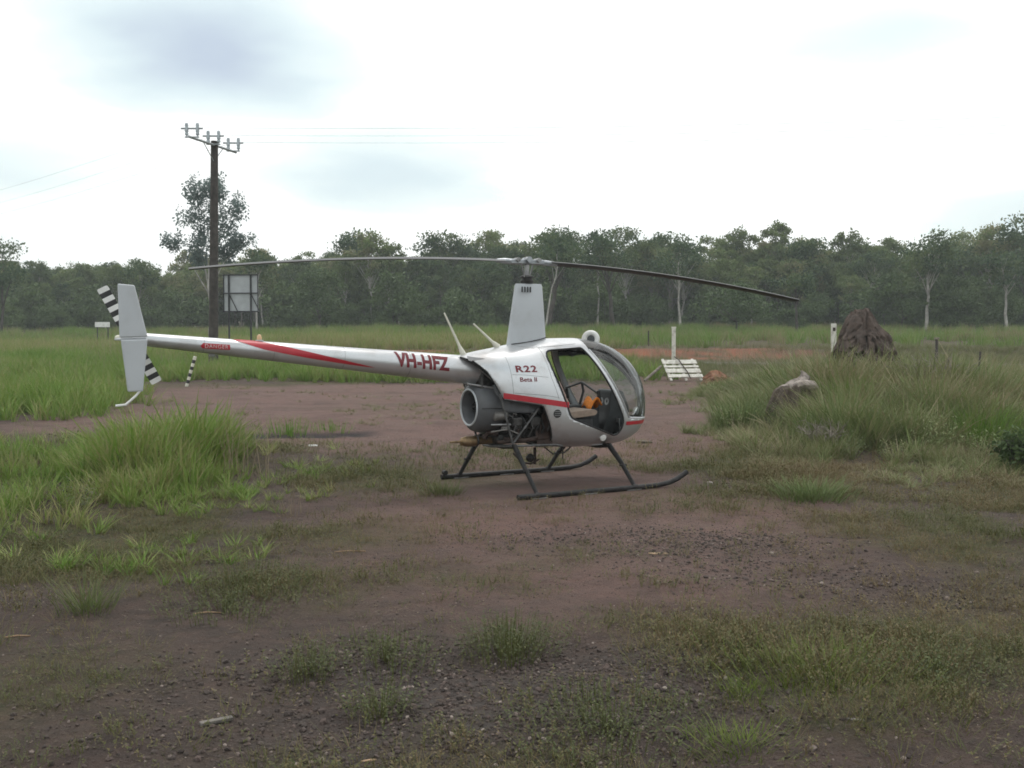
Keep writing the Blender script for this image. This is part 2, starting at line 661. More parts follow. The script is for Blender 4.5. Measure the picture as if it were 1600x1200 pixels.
def build_ground():
    na = 900
    r = [0.0]
    step = 0.35
    while r[-1] < 3500:
        r.append(r[-1] + step)
        step = max(0.11 if r[-1] > 2.5 else 0.35, r[-1] * 0.0115) if r[-1] < 140 else step * 1.22
    r = np.array(r[1:])
    ang = np.linspace(0, 2 * np.pi, na, endpoint=False)
    # angular steps: fine in front, coarse behind
    w = 1.0 + 5.0 * np.exp(-((np.linspace(-np.pi, np.pi, 4000)) / 0.75) ** 4)
    cum = np.concatenate([[0], np.cumsum(w)])
    cum /= cum[-1]
    ang = np.interp(np.linspace(0, 1, na, endpoint=False), cum, np.linspace(-np.pi, np.pi, 4001))
    R, A = np.meshgrid(r, ang, indexing='ij')
    X, Y = R * np.sin(A), R * np.cos(A)
    Z = ground_z(X, Y)
    nr = len(r)
    verts = np.stack([X.ravel(), Y.ravel(), Z.ravel()], 1)
    i, j = np.meshgrid(np.arange(nr - 1), np.arange(na), indexing='ij')
    j2 = (j + 1) % na
    quads = np.stack([i * na + j, i * na + j2, (i + 1) * na + j2, (i + 1) * na + j], -1).reshape(-1, 4)[:, ::-1]
    me = fast_mesh('ground', verts, quads)
    x, y = verts[:, 0], verts[:, 1]
    red = sstep(-26, -12, x) * (1 - sstep(13, 20, x)) * np.exp(-((y - 52.4 - 1.5 * np.sin(x * 0.11)) / 2.4) ** 4) * sstep(0.34, 0.5, fbm(x * 0.3, y * 0.9 + 31))
    red = np.maximum(red, 0.8 * ell(x, y, 8.2, 35.0, 1.5, 1.2) * 0.4)
    tar = 0.95 * np.exp(-((y - 18.1 - 0.4 * (x + 3.5)) / (0.35 + 0.5 * fbm(x * 1.2, y * 0.3))) ** 4) * sstep(-5.4, -4.9, x) * (1 - sstep(-2.9, -2.2, x)) * sstep(0.25, 0.42, fbm(x * 1.6, y * 1.6))
    rut = 0.0 * x
    for c0, c1, cc in ((24.5, 0.05, 0.004), (26.6, 0.06, 0.003), (30.2, -0.03, 0.006), (12.9, -0.45, 0.02), (14.3, -0.42, 0.02)):
        rut = np.maximum(rut, 0.75 * np.exp(-((y - c0 - c1 * x - cc * x * x - 0.5 * (fbm(x * 0.4, y * 0.1) - 0.5)) / 0.22) ** 2))
    for nm, val in (('track', track_mask(x, y)), ('cover', cover_mask(x, y)), ('gravel', gravel_mask(x, y)), ('redbank', red), ('tar', tar), ('rut', rut)):
        at = me.attributes.new(nm, 'FLOAT', 'POINT')
        at.data.foreach_set('value', np.asarray(val, dtype=np.float32))
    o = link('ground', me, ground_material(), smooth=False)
    me.polygons.foreach_set('use_smooth', [True] * len(me.polygons))
    tag(o, 'reddish brown bare dirt clearing rising to the woodland', kind='structure')
    return o


build_ground()
# sealed road crossing behind the clearing on the right
def build_road():
    xs = np.linspace(9, 70, 100)
    vs, fs = [], []
    for k, x in enumerate(xs):
        yc = 47.6 - 0.12 * (x - 8)
        for j, off in enumerate((-1.2, -0.6, 0.0, 0.6, 1.2)):
            vs.append((x, yc + off, gz(x, yc + off) + 0.012 + (0.02 if 0 < j < 4 else 0)))
    for k in range(len(xs) - 1):
        for j in range(4):
            a = k * 5 + j
            fs.append((a, a + 5, a + 6, a + 1))
    o = MB().add(vs, fs).build('road', pbr('worn_bitumen', (0.12, 0.11, 0.103), 0.9, var=0.25, scale=3, bump=0.3))
    tag(o, 'narrow grey sealed road beyond the white barricade', kind='structure')


build_road()


# ------------------------------------------------------------------ materials
M = {}
M['silver'] = pbr('silver_paint', (0.60, 0.61, 0.625), 0.34, 0.65, var=0.03, scale=2.0, coat=0.3, dirt=(0.30, 0.25, 0.22), dirt_amt=0.5, dirt_scale=2.2)
M['seam'] = pbr('seam_grey', (0.24, 0.245, 0.25), 0.6)  # plain darker grey for panel seams and boom bands
M['silver_grey'] = pbr('satin_grey_paint', (0.50, 0.525, 0.55), 0.5, 0.15, var=0.04, scale=3.0, dirt=(0.36, 0.35, 0.33), dirt_amt=0.3)
M['grey_fibre'] = pbr('grey_fibreglass', (0.095, 0.10, 0.108), 0.55, 0.0, var=0.12, scale=8.0, dirt=(0.09, 0.085, 0.08), dirt_amt=0.6)
M['black'] = pbr('black_paint', (0.022, 0.022, 0.023), 0.5, 0.0, var=0.3, scale=9.0)
M['rubber'] = pbr('black_rubber', (0.015, 0.015, 0.016), 0.7)
M['skid'] = pbr('worn_black_tube', (0.018, 0.018, 0.019), 0.55, 0.0, var=0.4, scale=20.0, dirt=(0.10, 0.075, 0.065), dirt_amt=0.35, dirt_scale=9, spec=0.3)
M['steel'] = pbr('dull_steel', (0.32, 0.32, 0.32), 0.45, 0.7, var=0.25, scale=12.0, dirt=(0.06, 0.05, 0.045), dirt_amt=0.7, dirt_scale=8)
M['tube'] = pbr('grey_frame_tube', (0.10, 0.10, 0.10), 0.5, 0.3, var=0.35, scale=14.0, dirt=(0.03, 0.026, 0.024), dirt_amt=0.8, dirt_scale=9)
M['blade'] = pbr('blade_grey', (0.085, 0.088, 0.092), 0.6, 0.0, var=0.15, scale=3.0, dirt=(0.16, 0.15, 0.14), dirt_amt=0.5)
M['hub'] = pbr('hub_metal', (0.36, 0.38, 0.40), 0.4, 0.6, var=0.2, scale=15.0)
M['red'] = pbr('red_vinyl', (0.42, 0.022, 0.035), 0.4, 0.0, var=0.08, scale=5.0)
M['dark_red'] = pbr('maroon_lettering', (0.17, 0.014, 0.022), 0.45, 0.0, var=0.1, scale=5.0)
M['white'] = pbr('white_paint', (0.78, 0.78, 0.76), 0.45, 0.0, var=0.04, scale=6.0, dirt=(0.45, 0.40, 0.34), dirt_amt=0.5, dirt_scale=6)
M['cream'] = pbr('cream_antenna', (0.70, 0.68, 0.58), 0.45)
M['tan'] = pbr('tan_seat_cloth', (0.27, 0.205, 0.16), 0.85, var=0.15, scale=25.0, bump=0.2, bscale=200)
M['charcoal'] = pbr('charcoal_trim', (0.03, 0.031, 0.033), 0.75, var=0.2, scale=20.0)
M['orange'] = pbr('orange_cloth', (0.65, 0.20, 0.02), 0.8, var=0.15, scale=30.0)
M['brass'] = pbr('heat_stained_pipe', (0.26, 0.18, 0.10), 0.45, 0.7, var=0.3, scale=14.0, dirt=(0.08, 0.05, 0.04), dirt_amt=0.7, dirt_scale=10)
M['engine'] = pbr('oily_engine_metal', (0.055, 0.053, 0.052), 0.5, 0.5, var=0.4, scale=22.0, dirt=(0.02, 0.016, 0.014), dirt_amt=0.7, dirt_scale=12)
M['engine_pale'] = pbr('cast_alloy', (0.20, 0.19, 0.18), 0.5, 0.4, var=0.3, scale=16.0, dirt=(0.07, 0.06, 0.05), dirt_amt=0.8, dirt_scale=9)
M['rust'] = pbr('rusty_shroud', (0.040, 0.024, 0.019), 0.8, var=0.4, scale=14.0)
M['amber'] = pbr('amber_lens', (0.62, 0.40, 0.22), 0.25)
M['glass'] = glass_mat('tinted_acrylic', (0.80, 0.87, 0.88), 1.0)
M['lamp_dark'] = pbr('dark_lens', (0.03, 0.035, 0.04), 0.15)
M['timber_dark'] = pbr('weathered_dark_timber', (0.048, 0.040, 0.036), 0.85, var=0.35, scale=5.0, bump=0.6, bscale=30, dirt=(0.11, 0.095, 0.085), dirt_amt=0.6)
M['galv'] = pbr('galvanised_steel', (0.34, 0.37, 0.39), 0.5, 0.5, var=0.15, scale=8.0)
M['porcelain'] = pbr('grey_porcelain', (0.42, 0.47, 0.50), 0.3)
M['sign_back'] = pbr('bare_aluminium_sheet', (0.46, 0.48, 0.50), 0.5, 0.2, var=0.08, scale=3.0)
M['sign_frame'] = pbr('dark_angle_iron', (0.05, 0.05, 0.055), 0.6, 0.3)
M['old_white'] = pbr('flaking_white_timber', (0.64, 0.62, 0.56), 0.8, var=0.12, scale=7.0, bump=0.3, bscale=40, dirt=(0.22, 0.17, 0.13), dirt_amt=0.8, dirt_scale=5)
M['grey_timber'] = pbr('silvered_timber', (0.22, 0.19, 0.16), 0.85, var=0.3, scale=8.0, bump=0.4)

# ------------------------------------------------------------------ helicopter
HELI = empty('helicopter', (HX, HY, 0.0), HTH)
tag(HELI, 'small silver two-seat helicopter with red stripes and doors off, parked on dirt', 'helicopter')


def P(a, s, z):
    """forward, right, up -> helicopter local"""
    return Vector((a, -s, z))


def smooth_interp(xs, ys):
    xs, ys = np.array(xs, float), np.array(ys, float)
    d = np.diff(ys) / np.diff(xs)
    m = np.zeros_like(ys)
    m[1:-1] = np.where(d[:-1] * d[1:] > 0, 2 * d[:-1] * d[1:] / (d[:-1] + d[1:] + 1e-12), 0)
    m[0], m[-1] = d[0], d[-1]

    def f(x):
        x = np.clip(np.asarray(x, float), xs[0], xs[-1])
        i = np.clip(np.searchsorted(xs, x) - 1, 0, len(xs) - 2)
        h = xs[i + 1] - xs[i]
        t = (x - xs[i]) / h
        return ((1 + 2 * t) * (1 - t) ** 2 * ys[i] + t * (1 - t) ** 2 * h * m[i] + t * t * (3 - 2 * t) * ys[i + 1] + t * t * (t - 1) * h * m[i + 1])
    return f


_A = [-1.00, -0.85, -0.65, -0.45, -0.20, 0.0, 0.3, 0.6, 0.9, 1.12, 1.32, 1.47, 1.57, 1.63, 1.66]
f_zt = smooth_interp(_A, [1.535, 1.56, 1.60, 1.635, 1.68, 1.71, 1.745, 1.75, 1.715, 1.645, 1.53, 1.39, 1.25, 1.12, 0.98])
f_zb = smooth_interp(_A, [0.62, 0.60, 0.58, 0.56, 0.52, 0.485, 0.455, 0.44, 0.44, 0.455, 0.50, 0.565, 0.65, 0.76, 0.88])
f_zc = smooth_interp(_A, [1.30, 1.25, 1.18, 1.10, 1.02, 0.96, 0.90, 0.88, 0.87, 0.87, 0.88, 0.89, 0.905, 0.92, 0.93])
f_w = smooth_interp(_A, [0.21, 0.30, 0.40, 0.475, 0.535, 0.555, 0.57, 0.57, 0.55, 0.505, 0.425, 0.325, 0.225, 0.13, 0.012])
NU, NL = 2.35, 2.7


def side_s(a, z):
    zt, zb, zc, w = f_zt(a), f_zb(a), f_zc(a), f_w(a)
    up = np.asarray(z) > zc
    h = np.where(up, zt - zc, zc - zb)
    n = np.where(up, NU, NL)
    k = np.clip(np.abs(np.asarray(z) - zc) / np.maximum(h, 1e-6), 0, 1)
    return w * np.power(np.maximum(1 - k ** n, 0), 1 / n)


def rounded(poly, r, seg=5):
    out = []
    n = len(poly)
    for i in range(n):
        p0, p1, p2 = Vector(poly[i - 1]), Vector(poly[i]), Vector(poly[(i + 1) % n])
        rr = min(r if not hasattr(r, '__len__') else r[i], (p0 - p1).length * 0.45, (p2 - p1).length * 0.45)
        q0, q2 = p1 + (p0 - p1).normalized() * rr, p1 + (p2 - p1).normalized() * rr
        for k in range(seg + 1):
            t = k / seg
            out.append(tuple(q0 * (1 - t) ** 2 + p1 * (2 * t * (1 - t)) + q2 * t * t))
    return out


DOOR = rounded([(0.015, 1.60), (0.545, 1.635), (0.80, 1.23), (1.045, 0.76), (0.97, 0.575), (0.60, 0.70), (0.26, 0.83), (0.06, 1.35)], [0.11, 0.03, 0.3, 0.12, 0.12, 0.2, 0.05, 0.3])
BAY = [(-1.3, 1.55), (-0.93, 1.53), (-0.83, 1.485), (-0.72, 1.37), (-0.64, 1.22), (-0.575, 1.09), (-0.55, 1.055), (-0.13, 0.985), (-0.10, 0.97), (0.125, 0.46), (0.125, 0.2), (-1.3, 0.2)]
WIND = [(0.625, 1.9), (0.635, 1.62), (0.85, 1.27), (1.125, 0.80), (1.4, 0.775), (1.9, 0.755), (1.9, 1.9)]


def in_poly(px, pz, poly):
    inside = np.zeros(np.shape(px), bool)
    n = len(poly)
    for i in range(n):
        x1, y1 = poly[i]
        x2, y2 = poly[(i + 1) % n]
        cond = ((y1 > pz) != (y2 > pz)) & (px < (x2 - x1) * (pz - y1) / (y2 - y1 + 1e-12) + x1)
        inside ^= cond
    return inside


def nearest_on_poly(a, z, poly):
    best, bp = 1e9, None
    p = Vector((a, z))
    n = len(poly)
    for i in range(n):
        q1, q2 = Vector(poly[i]), Vector(poly[(i + 1) % n])
        e = q2 - q1
        t = max(0, min(1, (p - q1).dot(e) / max(e.length_squared, 1e-12)))
        q = q1 + e * t
        d = (p - q).length
        if d < best:
            best, bp = d, q
    return best, bp


def build_fuselage():
    t = np.linspace(0, 1, 150)
    av = -1.0 + 2.66 * (1 - (1 - t) ** 1.25)
    av[-1] = 1.6595
    nphi = 60
    phi = np.linspace(-np.pi / 2, np.pi / 2, nphi)
    # ring: right side bottom->top then left side top->bottom
    ring = [(1, p) for p in phi] + [(-1, p) for p in phi[::-1][1:-1]]
    V, AZ = [], []
    for a in av:
        zt, zb, zc, w = float(f_zt(a)), float(f_zb(a)), float(f_zc(a)), float(f_w(a))
        for sd, p in ring:
            n = NU if p > 0 else NL
            c, s_ = abs(math.cos(p)), math.sin(p)
            ss = w * c ** (2 / n) if c > 1e-9 else 0.0
            z = zc + (zt - zc if s_ > 0 else zc - zb) * math.copysign(abs(s_) ** (2 / n), s_)
            V.append([a, sd * ss, z])
            AZ.append((a, z))
    V = np.array(V)
    nr, na = len(ring), len(av)
    F = []
    for i in range(na - 1):
        for k in range(nr):
            k2 = (k + 1) % nr
            F.append((i * nr + k, i * nr + k2, (i + 1) * nr + k2, (i + 1) * nr + k))
    F = np.array(F)
    ctr = V[F].mean(1)
    door = in_poly(ctr[:, 0], ctr[:, 2], DOOR)
    bay = in_poly(ctr[:, 0], ctr[:, 2], BAY)
    wind = in_poly(ctr[:, 0], ctr[:, 2], WIND)
    cls = np.zeros(len(F), int)
    cls[wind] = 2
    cls[door | bay] = 1
    post = (cls == 2) & (np.abs(ctr[:, 1]) < 0.028)
    cls[post] = 3
    # snap the vertices between two classes on to the outline
    vc = [set() for _ in range(len(V))]
    for fi, f in enumerate(F):
        c = cls[fi] if cls[fi] != 3 else 2
        for v in f:
            vc[v].add(int(c))
    for vi, cs in enumerate(vc):
        if len(cs) < 2:
            continue
        a, s, z = V[vi]
        best = min((nearest_on_poly(a, z, pl) for pl in (DOOR, BAY, WIND)), key=lambda q: q[0])
        if best[0] < 0.03 and abs(s) > 0.02:
            na_, nz_ = best[1]
            s2 = float(side_s(na_, nz_))
            if s2 > 0.02:
                V[vi] = (na_, math.copysign(s2, s), nz_)
    for c, nm, mat, thick in ((0, 'fuselage', M['silver'], 0.016), (2, 'windshield', M['glass'], 0.0), (3, 'windshield_post', M['silver'], 0.02)):
        sel = F[cls == c]
        used, inv = np.unique(sel, return_inverse=True)
        loc = V[used]
        mb = MB()
        mb.add([P(*p) for p in loc], [tuple(q) for q in inv.reshape(sel.shape)])
        o = mb.build(nm, mat, HELI, smooth=True)
        if thick:
            so = o.modifiers.new('thickness', 'SOLIDIFY')
            so.thickness = thick
            so.offset = -1.0
        yield o


_fus, _wind, _post = list(build_fuselage())


def on_side(a, z, off=0.004, sd=1):
    return P(a, sd * (float(side_s(a, z)) + off), z)


def outline(poly, closed=True, sd=1, off=0.0, step=0.03):
    pts = []
    n = len(poly)
    for i in range(n if closed else n - 1):
        p, q = Vector(poly[i]), Vector(poly[(i + 1) % n])
        k = max(1, int((q - p).length / step))
        for j in range(k):
            c = p + (q - p) * (j / k)
            pts.append(on_side(c.x, c.y, off, sd))
    pts.append(pts[0] if closed else on_side(*poly[-1], off, sd))
    return pts


for sd in (1, -1):
    MB().tube(outline(DOOR, True, sd, -0.004), 0.011, 6, False).build('door_seal', M['rubber'], _fus, smooth=True)
    MB().tube(outline(BAY[1:10], False, sd, -0.004), 0.009, 6).build('cowl_edge', M['rubber'], _fus, smooth=True)
    MB().tube(outline([(0.64, 1.615), (0.85, 1.27), (1.125, 0.80), (1.35, 0.782), (1.5, 0.772), (1.6, 0.766)], False, sd, 0.0), 0.009, 6).build('windshield_trim', M['silver'], _wind, smooth=True)

# panel seams and small fittings on the right side
for seam in ([(-0.47, 1.585), (-0.46, 1.30), (-0.45, 1.12)], [(-0.45, 1.335), (-0.30, 1.33), (-0.02, 1.30)], [(-0.02, 1.655), (0.0, 1.45), (0.02, 1.30), (0.10, 1.05)], [(-0.44, 1.13), (-0.1, 1.10), (0.1, 1.07)], [(-0.25, 1.66), (-0.1, 1.63), (0.5, 1.68)]):
    MB().tube(outline(seam, False, 1, -0.0012), 0.0030, 5).build('panel_seam', M['seam'], _fus)
MB().prism([(math.cos(k * math.pi / 12) * 0.048 + 0.075, math.sin(k * math.pi / 12) * 0.048 + 0.885) for k in range(24)], 0.01, lambda u, v, t: on_side(u, v, 0.002 + t)).build('vent', M['black'], _fus)
for k in (-0.018, 0.004, 0.026):
    MB().tube([on_side(0.035, 0.885 + k, 0.011), on_side(0.115, 0.885 + k, 0.011)], 0.003, 5).build('vent_slat', M['steel'], _fus)
MB().lathe([(0, 0.0), (0, 0.045), (0.018, 0.04), (0.024, 0.0)], on_side(0.76, 0.575, 0.0), P(0.1, 1, -0.3), 16, False).build('step_plate', M['white'], _fus, smooth=True)
MB().box(on_side(0.80, 0.475, 0.0), (0.17, 0.03, 0.012)).build('strut_fairing', M['silver_grey'], _fus, bevel=0.003)


def decal(name, mat, verts2, faces, fn, parent, cuts):
    """flat print laid on a curved skin: cut finely, then wrapped by fn(u, v)"""
    bm = bmesh.new()
    vs = [bm.verts.new((u, v, 0)) for u, v in verts2]
    for f in faces:
        try:
            bm.faces.new([vs[i] for i in f])
        except ValueError:
            pass
    us = [v.co.x for v in bm.verts]
    zs = [v.co.y for v in bm.verts]
    for k in range(1, cuts[0]):
        x = min(us) + (max(us) - min(us)) * k / cuts[0]
        bmesh.ops.bisect_plane(bm, geom=bm.verts[:] + bm.edges[:] + bm.faces[:], plane_co=(x, 0, 0), plane_no=(1, 0, 0))
    for k in range(1, cuts[1]):
        z = min(zs) + (max(zs) - min(zs)) * k / cuts[1]
        bmesh.ops.bisect_plane(bm, geom=bm.verts[:] + bm.edges[:] + bm.faces[:], plane_co=(0, z, 0), plane_no=(0, 1, 0))
    for v in bm.verts:
        v.co = fn(v.co.x, v.co.y)
    me = bpy.data.meshes.new(name)
    bm.to_mesh(me)
    bm.free()
    return link(name, me, mat, parent)


def text_mesh(body, width, height, bold=0.02, space=1.0):
    cu = bpy.data.curves.new('lettering', 'FONT')
    cu.body = body
    cu.offset = bold
    cu.space_character = space
    cu.resolution_u = 3
    ob = bpy.data.objects.new('lettering', cu)
    COL.objects.link(ob)
    bpy.context.view_layer.update()
    me = bpy.data.meshes.new_from_object(ob.evaluated_get(bpy.context.evaluated_depsgraph_get()))
    v = np.array([p.co[:2] for p in me.vertices])
    fs = [tuple(p.vertices) for p in me.polygons]
    bpy.data.objects.remove(ob)
    bpy.data.curves.remove(cu)
    bpy.data.meshes.remove(me)
    lo, hi = v.min(0), v.max(0)
    v = (v - lo) / (hi - lo) * np.array([width, height])
    return v, fs


# stripes and lettering on the cabin side
def strip_on(fn_lo, fn_hi, a0, a1, n, off, sd):
    vs, fs = [], []
    for k in range(n + 1):
        a = a0 + (a1 - a0) * k / n
        for j in range(4):
            z = fn_lo(a) + (fn_hi(a) - fn_lo(a)) * j / 3
            vs.append(on_side(a, z, off, sd))
    for k in range(n):
        for j in range(3):
            i = k * 4 + j
            fs.append((i, i + 4, i + 5, i + 1))
    return vs, fs


for sd in (1, -1):
    mb = MB()
    mb.add(*strip_on(lambda a: 1.072 - 0.155 * (a + 0.575), lambda a: 1.132 - 0.155 * (a + 0.55), -0.56, 0.225, 24, 0.004, sd))
    mb.build('side_stripe', M['red'], _fus)
    mb = MB()
    mb.add(*strip_on(lambda a: 0.712 - 0.02 * (a - 1.0), lambda a: 0.755 - 0.02 * (a - 1.0), 1.075, 1.655, 40, 0.005, sd))
    mb.build('nose_stripe', M['red'], _fus)
v, fs = text_mesh('R22', 0.25, 0.075, 0.03, 1.15)
decal('model_lettering', M['dark_red'], v + np.array([-0.40, 1.362]), fs, lambda u, z: on_side(u, z, 0.004), _fus, (6, 3))
v, fs = text_mesh('Beta II', 0.20, 0.05, 0.015)
decal('model_lettering', M['dark_red'], v + np.array([-0.37, 1.255]), fs, lambda u, z: on_side(u, z, 0.004), _fus, (6, 3))

# engine-bay firewall, cabin floor and bulkhead
def section_poly(a, zlo, zhi, shrink=0.02):
    zs = np.linspace(zlo, zhi, 14)
    r = [(float(side_s(a, z)) - shrink, z) for z in zs]
    return [(max(s, 0.02), z) for s, z in r] + [(-max(s, 0.02), z) for s, z in r[::-1]]


MB().prism(section_poly(0.06, 0.50, 1.06), 0.02, lambda u, v, t: P(0.10 - 0.10 * (v - 0.5) + t, u, v)).build('firewall', M['charcoal'], HELI)
MB().prism(section_poly(-0.06, 1.02, 1.62, 0.035), 0.02, lambda u, v, t: P(-0.06 + t, u, v)).build('rear_bulkhead', M['charcoal'], HELI)
_fl = [(a, float(side_s(a, 0.56)) - 0.05) for a in np.linspace(0.14, 1.36, 12)]
MB().prism([(a, s) for a, s in _fl] + [(a, -s) for a, s in _fl[::-1]], 0.015, lambda u, v, t: P(u, v, 0.555 + t)).build('cabin_floor', M['charcoal'], HELI)
for sd in (1, -1):
    seat = empty('seat', (0, 0, 0), 0, HELI)
    mb = MB().box(P(0.40, 0.255 * sd, 0.69), (0.50, 0.37, 0.23))
    mb.build('seat_box', M['charcoal'], seat, bevel=0.02)
    MB().prism(rounded([(0.16, 0.80), (0.66, 0.84), (0.69, 0.885), (0.64, 0.915), (0.16, 0.88)], 0.03, 3), 0.41, lambda u, v, t: P(u, 0.275 * sd + t, v)).build('cushion', M['tan'], seat, smooth=True, bevel=0.015)
    MB().prism(rounded([(0.12, 0.88), (0.20, 0.88), (0.05, 1.40), (-0.02, 1.40)], 0.03, 3), 0.40, lambda u, v, t: P(u, 0.27 * sd + t, v)).build('backrest', M['charcoal'], seat, smooth=True, bevel=0.015)
    MB().tube([P(0.03, 0.44 * sd, 1.42), P(0.10, 0.45 * sd, 1.25), P(0.14, 0.43 * sd, 1.05), P(0.22, 0.42 * sd, 0.93)], 0.012, 6, flat=2.2).build('harness_strap', M['black'], seat, smooth=True)
MB().prism(rounded([(0.98, 0.57), (1.34, 0.60), (1.40, 0.88), (1.30, 1.10), (1.12, 1.12), (1.09, 0.82)], 0.04, 3), 0.30, lambda u, v, t: P(u, -0.02 + t, v)).build('instrument_console', M['black'], HELI, bevel=0.012)
for (da, s, z) in ((1.115, 0.06, 0.97), (1.115, -0.06, 0.97), (1.11, 0.06, 0.86), (1.11, -0.06, 0.86)):
    MB().lathe([(0, 0.045), (0.012, 0.045), (0.012, 0.036), (0.008, 0.0)], P(da, s, z), P(-1, 0, 0.1), 18, False).build('gauge', M['steel'], HELI, smooth=True)
MB().box(P(0.55, 0, 0.76), (0.9, 0.12, 0.36)).build('centre_tunnel', M['charcoal'], HELI, bevel=0.02)
cyc = empty('cyclic_stick', (0, 0, 0), 0, HELI)
MB().tube([P(0.74, 0, 0.92), P(0.80, 0, 1.10), P(0.78, 0, 1.20)], 0.016, 8).build('stick', M['black'], cyc, smooth=True)
MB().tube([P(0.78, -0.36, 1.13), P(0.78, 0, 1.21), P(0.78, 0.34, 1.09)], 0.014, 8).build('teetering_bar', M['black'], cyc, smooth=True)
for sd in (1, -1):
    MB().tube([P(0.78, 0.35 * sd, 1.12), P(0.80, 0.355 * sd, 1.00)], 0.018, 8).build('grip', M['rubber'], cyc, smooth=True)
MB().box(P(0.36, -0.28, 1.03), (0.44, 0.38, 0.28), Matrix.Rotation(0.12, 3, 'Y'), 0.8).build('headset_bag', M['charcoal'], HELI, bevel=0.07)
MB().torus(P(0.30, -0.20, 1.12), (0.2, 1, 0.2), 0.085, 0.018).build('headset', M['black'], HELI, smooth=True)
MB().lathe([(-0.02, 0.0), (-0.02, 0.04), (0.02, 0.04), (0.02, 0.0)], P(0.36, -0.12, 1.12), P(0, 1, 0), 14, False).build('ear_cup', M['white'], HELI, smooth=True)
def cloth():
    vs, fs = [], []
    for i in range(9):
        for j in range(7):
            u, w = i / 8, j / 6
            vs.append(P(0.66 + 0.20 * u - 0.03 * w, 0.17 + 0.20 * w, 0.925 + 0.10 * math.sin(u * 3.0) + 0.03 * math.sin(5 * w + 4 * u)))
    for i in range(8):
        for j in range(6):
            a = i * 7 + j
            fs.append((a, a + 7, a + 8, a + 1))
    o = MB().add(vs, fs).build('orange_cloth', M['orange'], HELI, smooth=True)
    so = o.modifiers.new('thickness', 'SOLIDIFY')
    so.thickness = 0.02


cloth()
for s in (0.16, 0.34, -0.16, -0.34):
    MB().tube([P(1.25, s, 0.57), P(1.22, s, 0.72), P(1.19, s, 0.74)], 0.010, 6).box(P(1.20, s, 0.74), (0.02, 0.08, 0.05)).build('pedal', M['steel'], HELI)
MB().box(P(0.62, 0.36, 0.63), (0.13, 0.02, 0.10)).build('placard', M['steel'], HELI)
# far-side door sill tray and papers on the left seat
MB().box(P(0.95, -0.40, 0.72), (0.5, 0.12, 0.28)).build('door_pocket', M['charcoal'], HELI, bevel=0.02)

# mast fairing
def fairing():
    vs, fs = [], []
    n = 26
    lv = [(1.60, -0.31, 0.26, 0.105), (1.68, -0.275, 0.245, 0.095), (2.0, -0.225, 0.225, 0.085), (2.36, -0.165, 0.195, 0.075), (2.385, -0.15, 0.185, 0.065)]
    for z, a0, a1, w in lv:
        for k in range(n):
            t = 2 * math.pi * k / n
            c = math.cos(t)
            a = (a0 + a1) / 2 + (a1 - a0) / 2 * c
            s = w * math.copysign(abs(math.sin(t)) ** 0.6, math.sin(t)) * (0.72 + 0.28 * c)
            vs.append(P(a, s, z))
    for i in range(len(lv) - 1):
        for k in range(n):
            fs.append((i * n + k, i * n + (k + 1) % n, (i + 1) * n + (k + 1) % n, (i + 1) * n + k))
    fs.append(tuple((len(lv) - 1) * n + k for k in range(n)))
    return MB().add(vs, fs).build('mast_fairing', M['silver_grey'], HELI, smooth=True)


_mf = fairing()
for k in range(4):
    MB().box(P(-0.105 + 0.036 * k, 0.069 + 0.0018 * k, 2.315), (0.013, 0.012, 0.065)).build('vent_slot', M['black'], _mf)
MB().tube([P(-0.26, 0.085, 1.675), P(-0.05, 0.10, 1.70), P(0.14, 0.092, 1.735), P(0.235, 0.05, 1.755)], 0.006, 6).build('fairing_seam', M['black'], _mf)
# main rotor
ROT = empty('main_rotor', (0, 0, 0), 0, HELI)
MB().tube([P(0, 0, 2.30), P(0, 0, 2.66)], 0.028, 14).build('mast', M['steel'], ROT, smooth=True)
MB().lathe([(0, 0.05), (0.01, 0.075), (0.035, 0.08), (0.05, 0.06), (0.07, 0.06), (0.075, 0.08), (0.09, 0.075), (0.10, 0.04)], P(0, 0, 2.385), (0, 0, 1), 20).build('swashplate', M['engine'], ROT, smooth=True)
dth = 0.359 - HTH
bd = (math.cos(dth), -math.sin(dth))          # blade direction in (a, s), towards the right-hand far side
MB().box(P(0, 0, 2.64), (0.42, 0.085, 0.055), Matrix.Rotation(dth, 3, 'Z')).build('hub', M['hub'], ROT, bevel=0.01)
MB().lathe([(-0.09, 0.0), (-0.09, 0.035), (0.09, 0.035), (0.09, 0.0)], P(0, 0, 2.665), P(-bd[1], bd[0], 0), 16, False).build('teeter_bolt', M['hub'], ROT, smooth=True)
MB().lathe([(0, 0.035), (0.02, 0.03), (0.03, 0.0)], P(0, 0, 2.675), (0, 0, 1), 14).build('mast_nut', M['steel'], ROT, smooth=True)
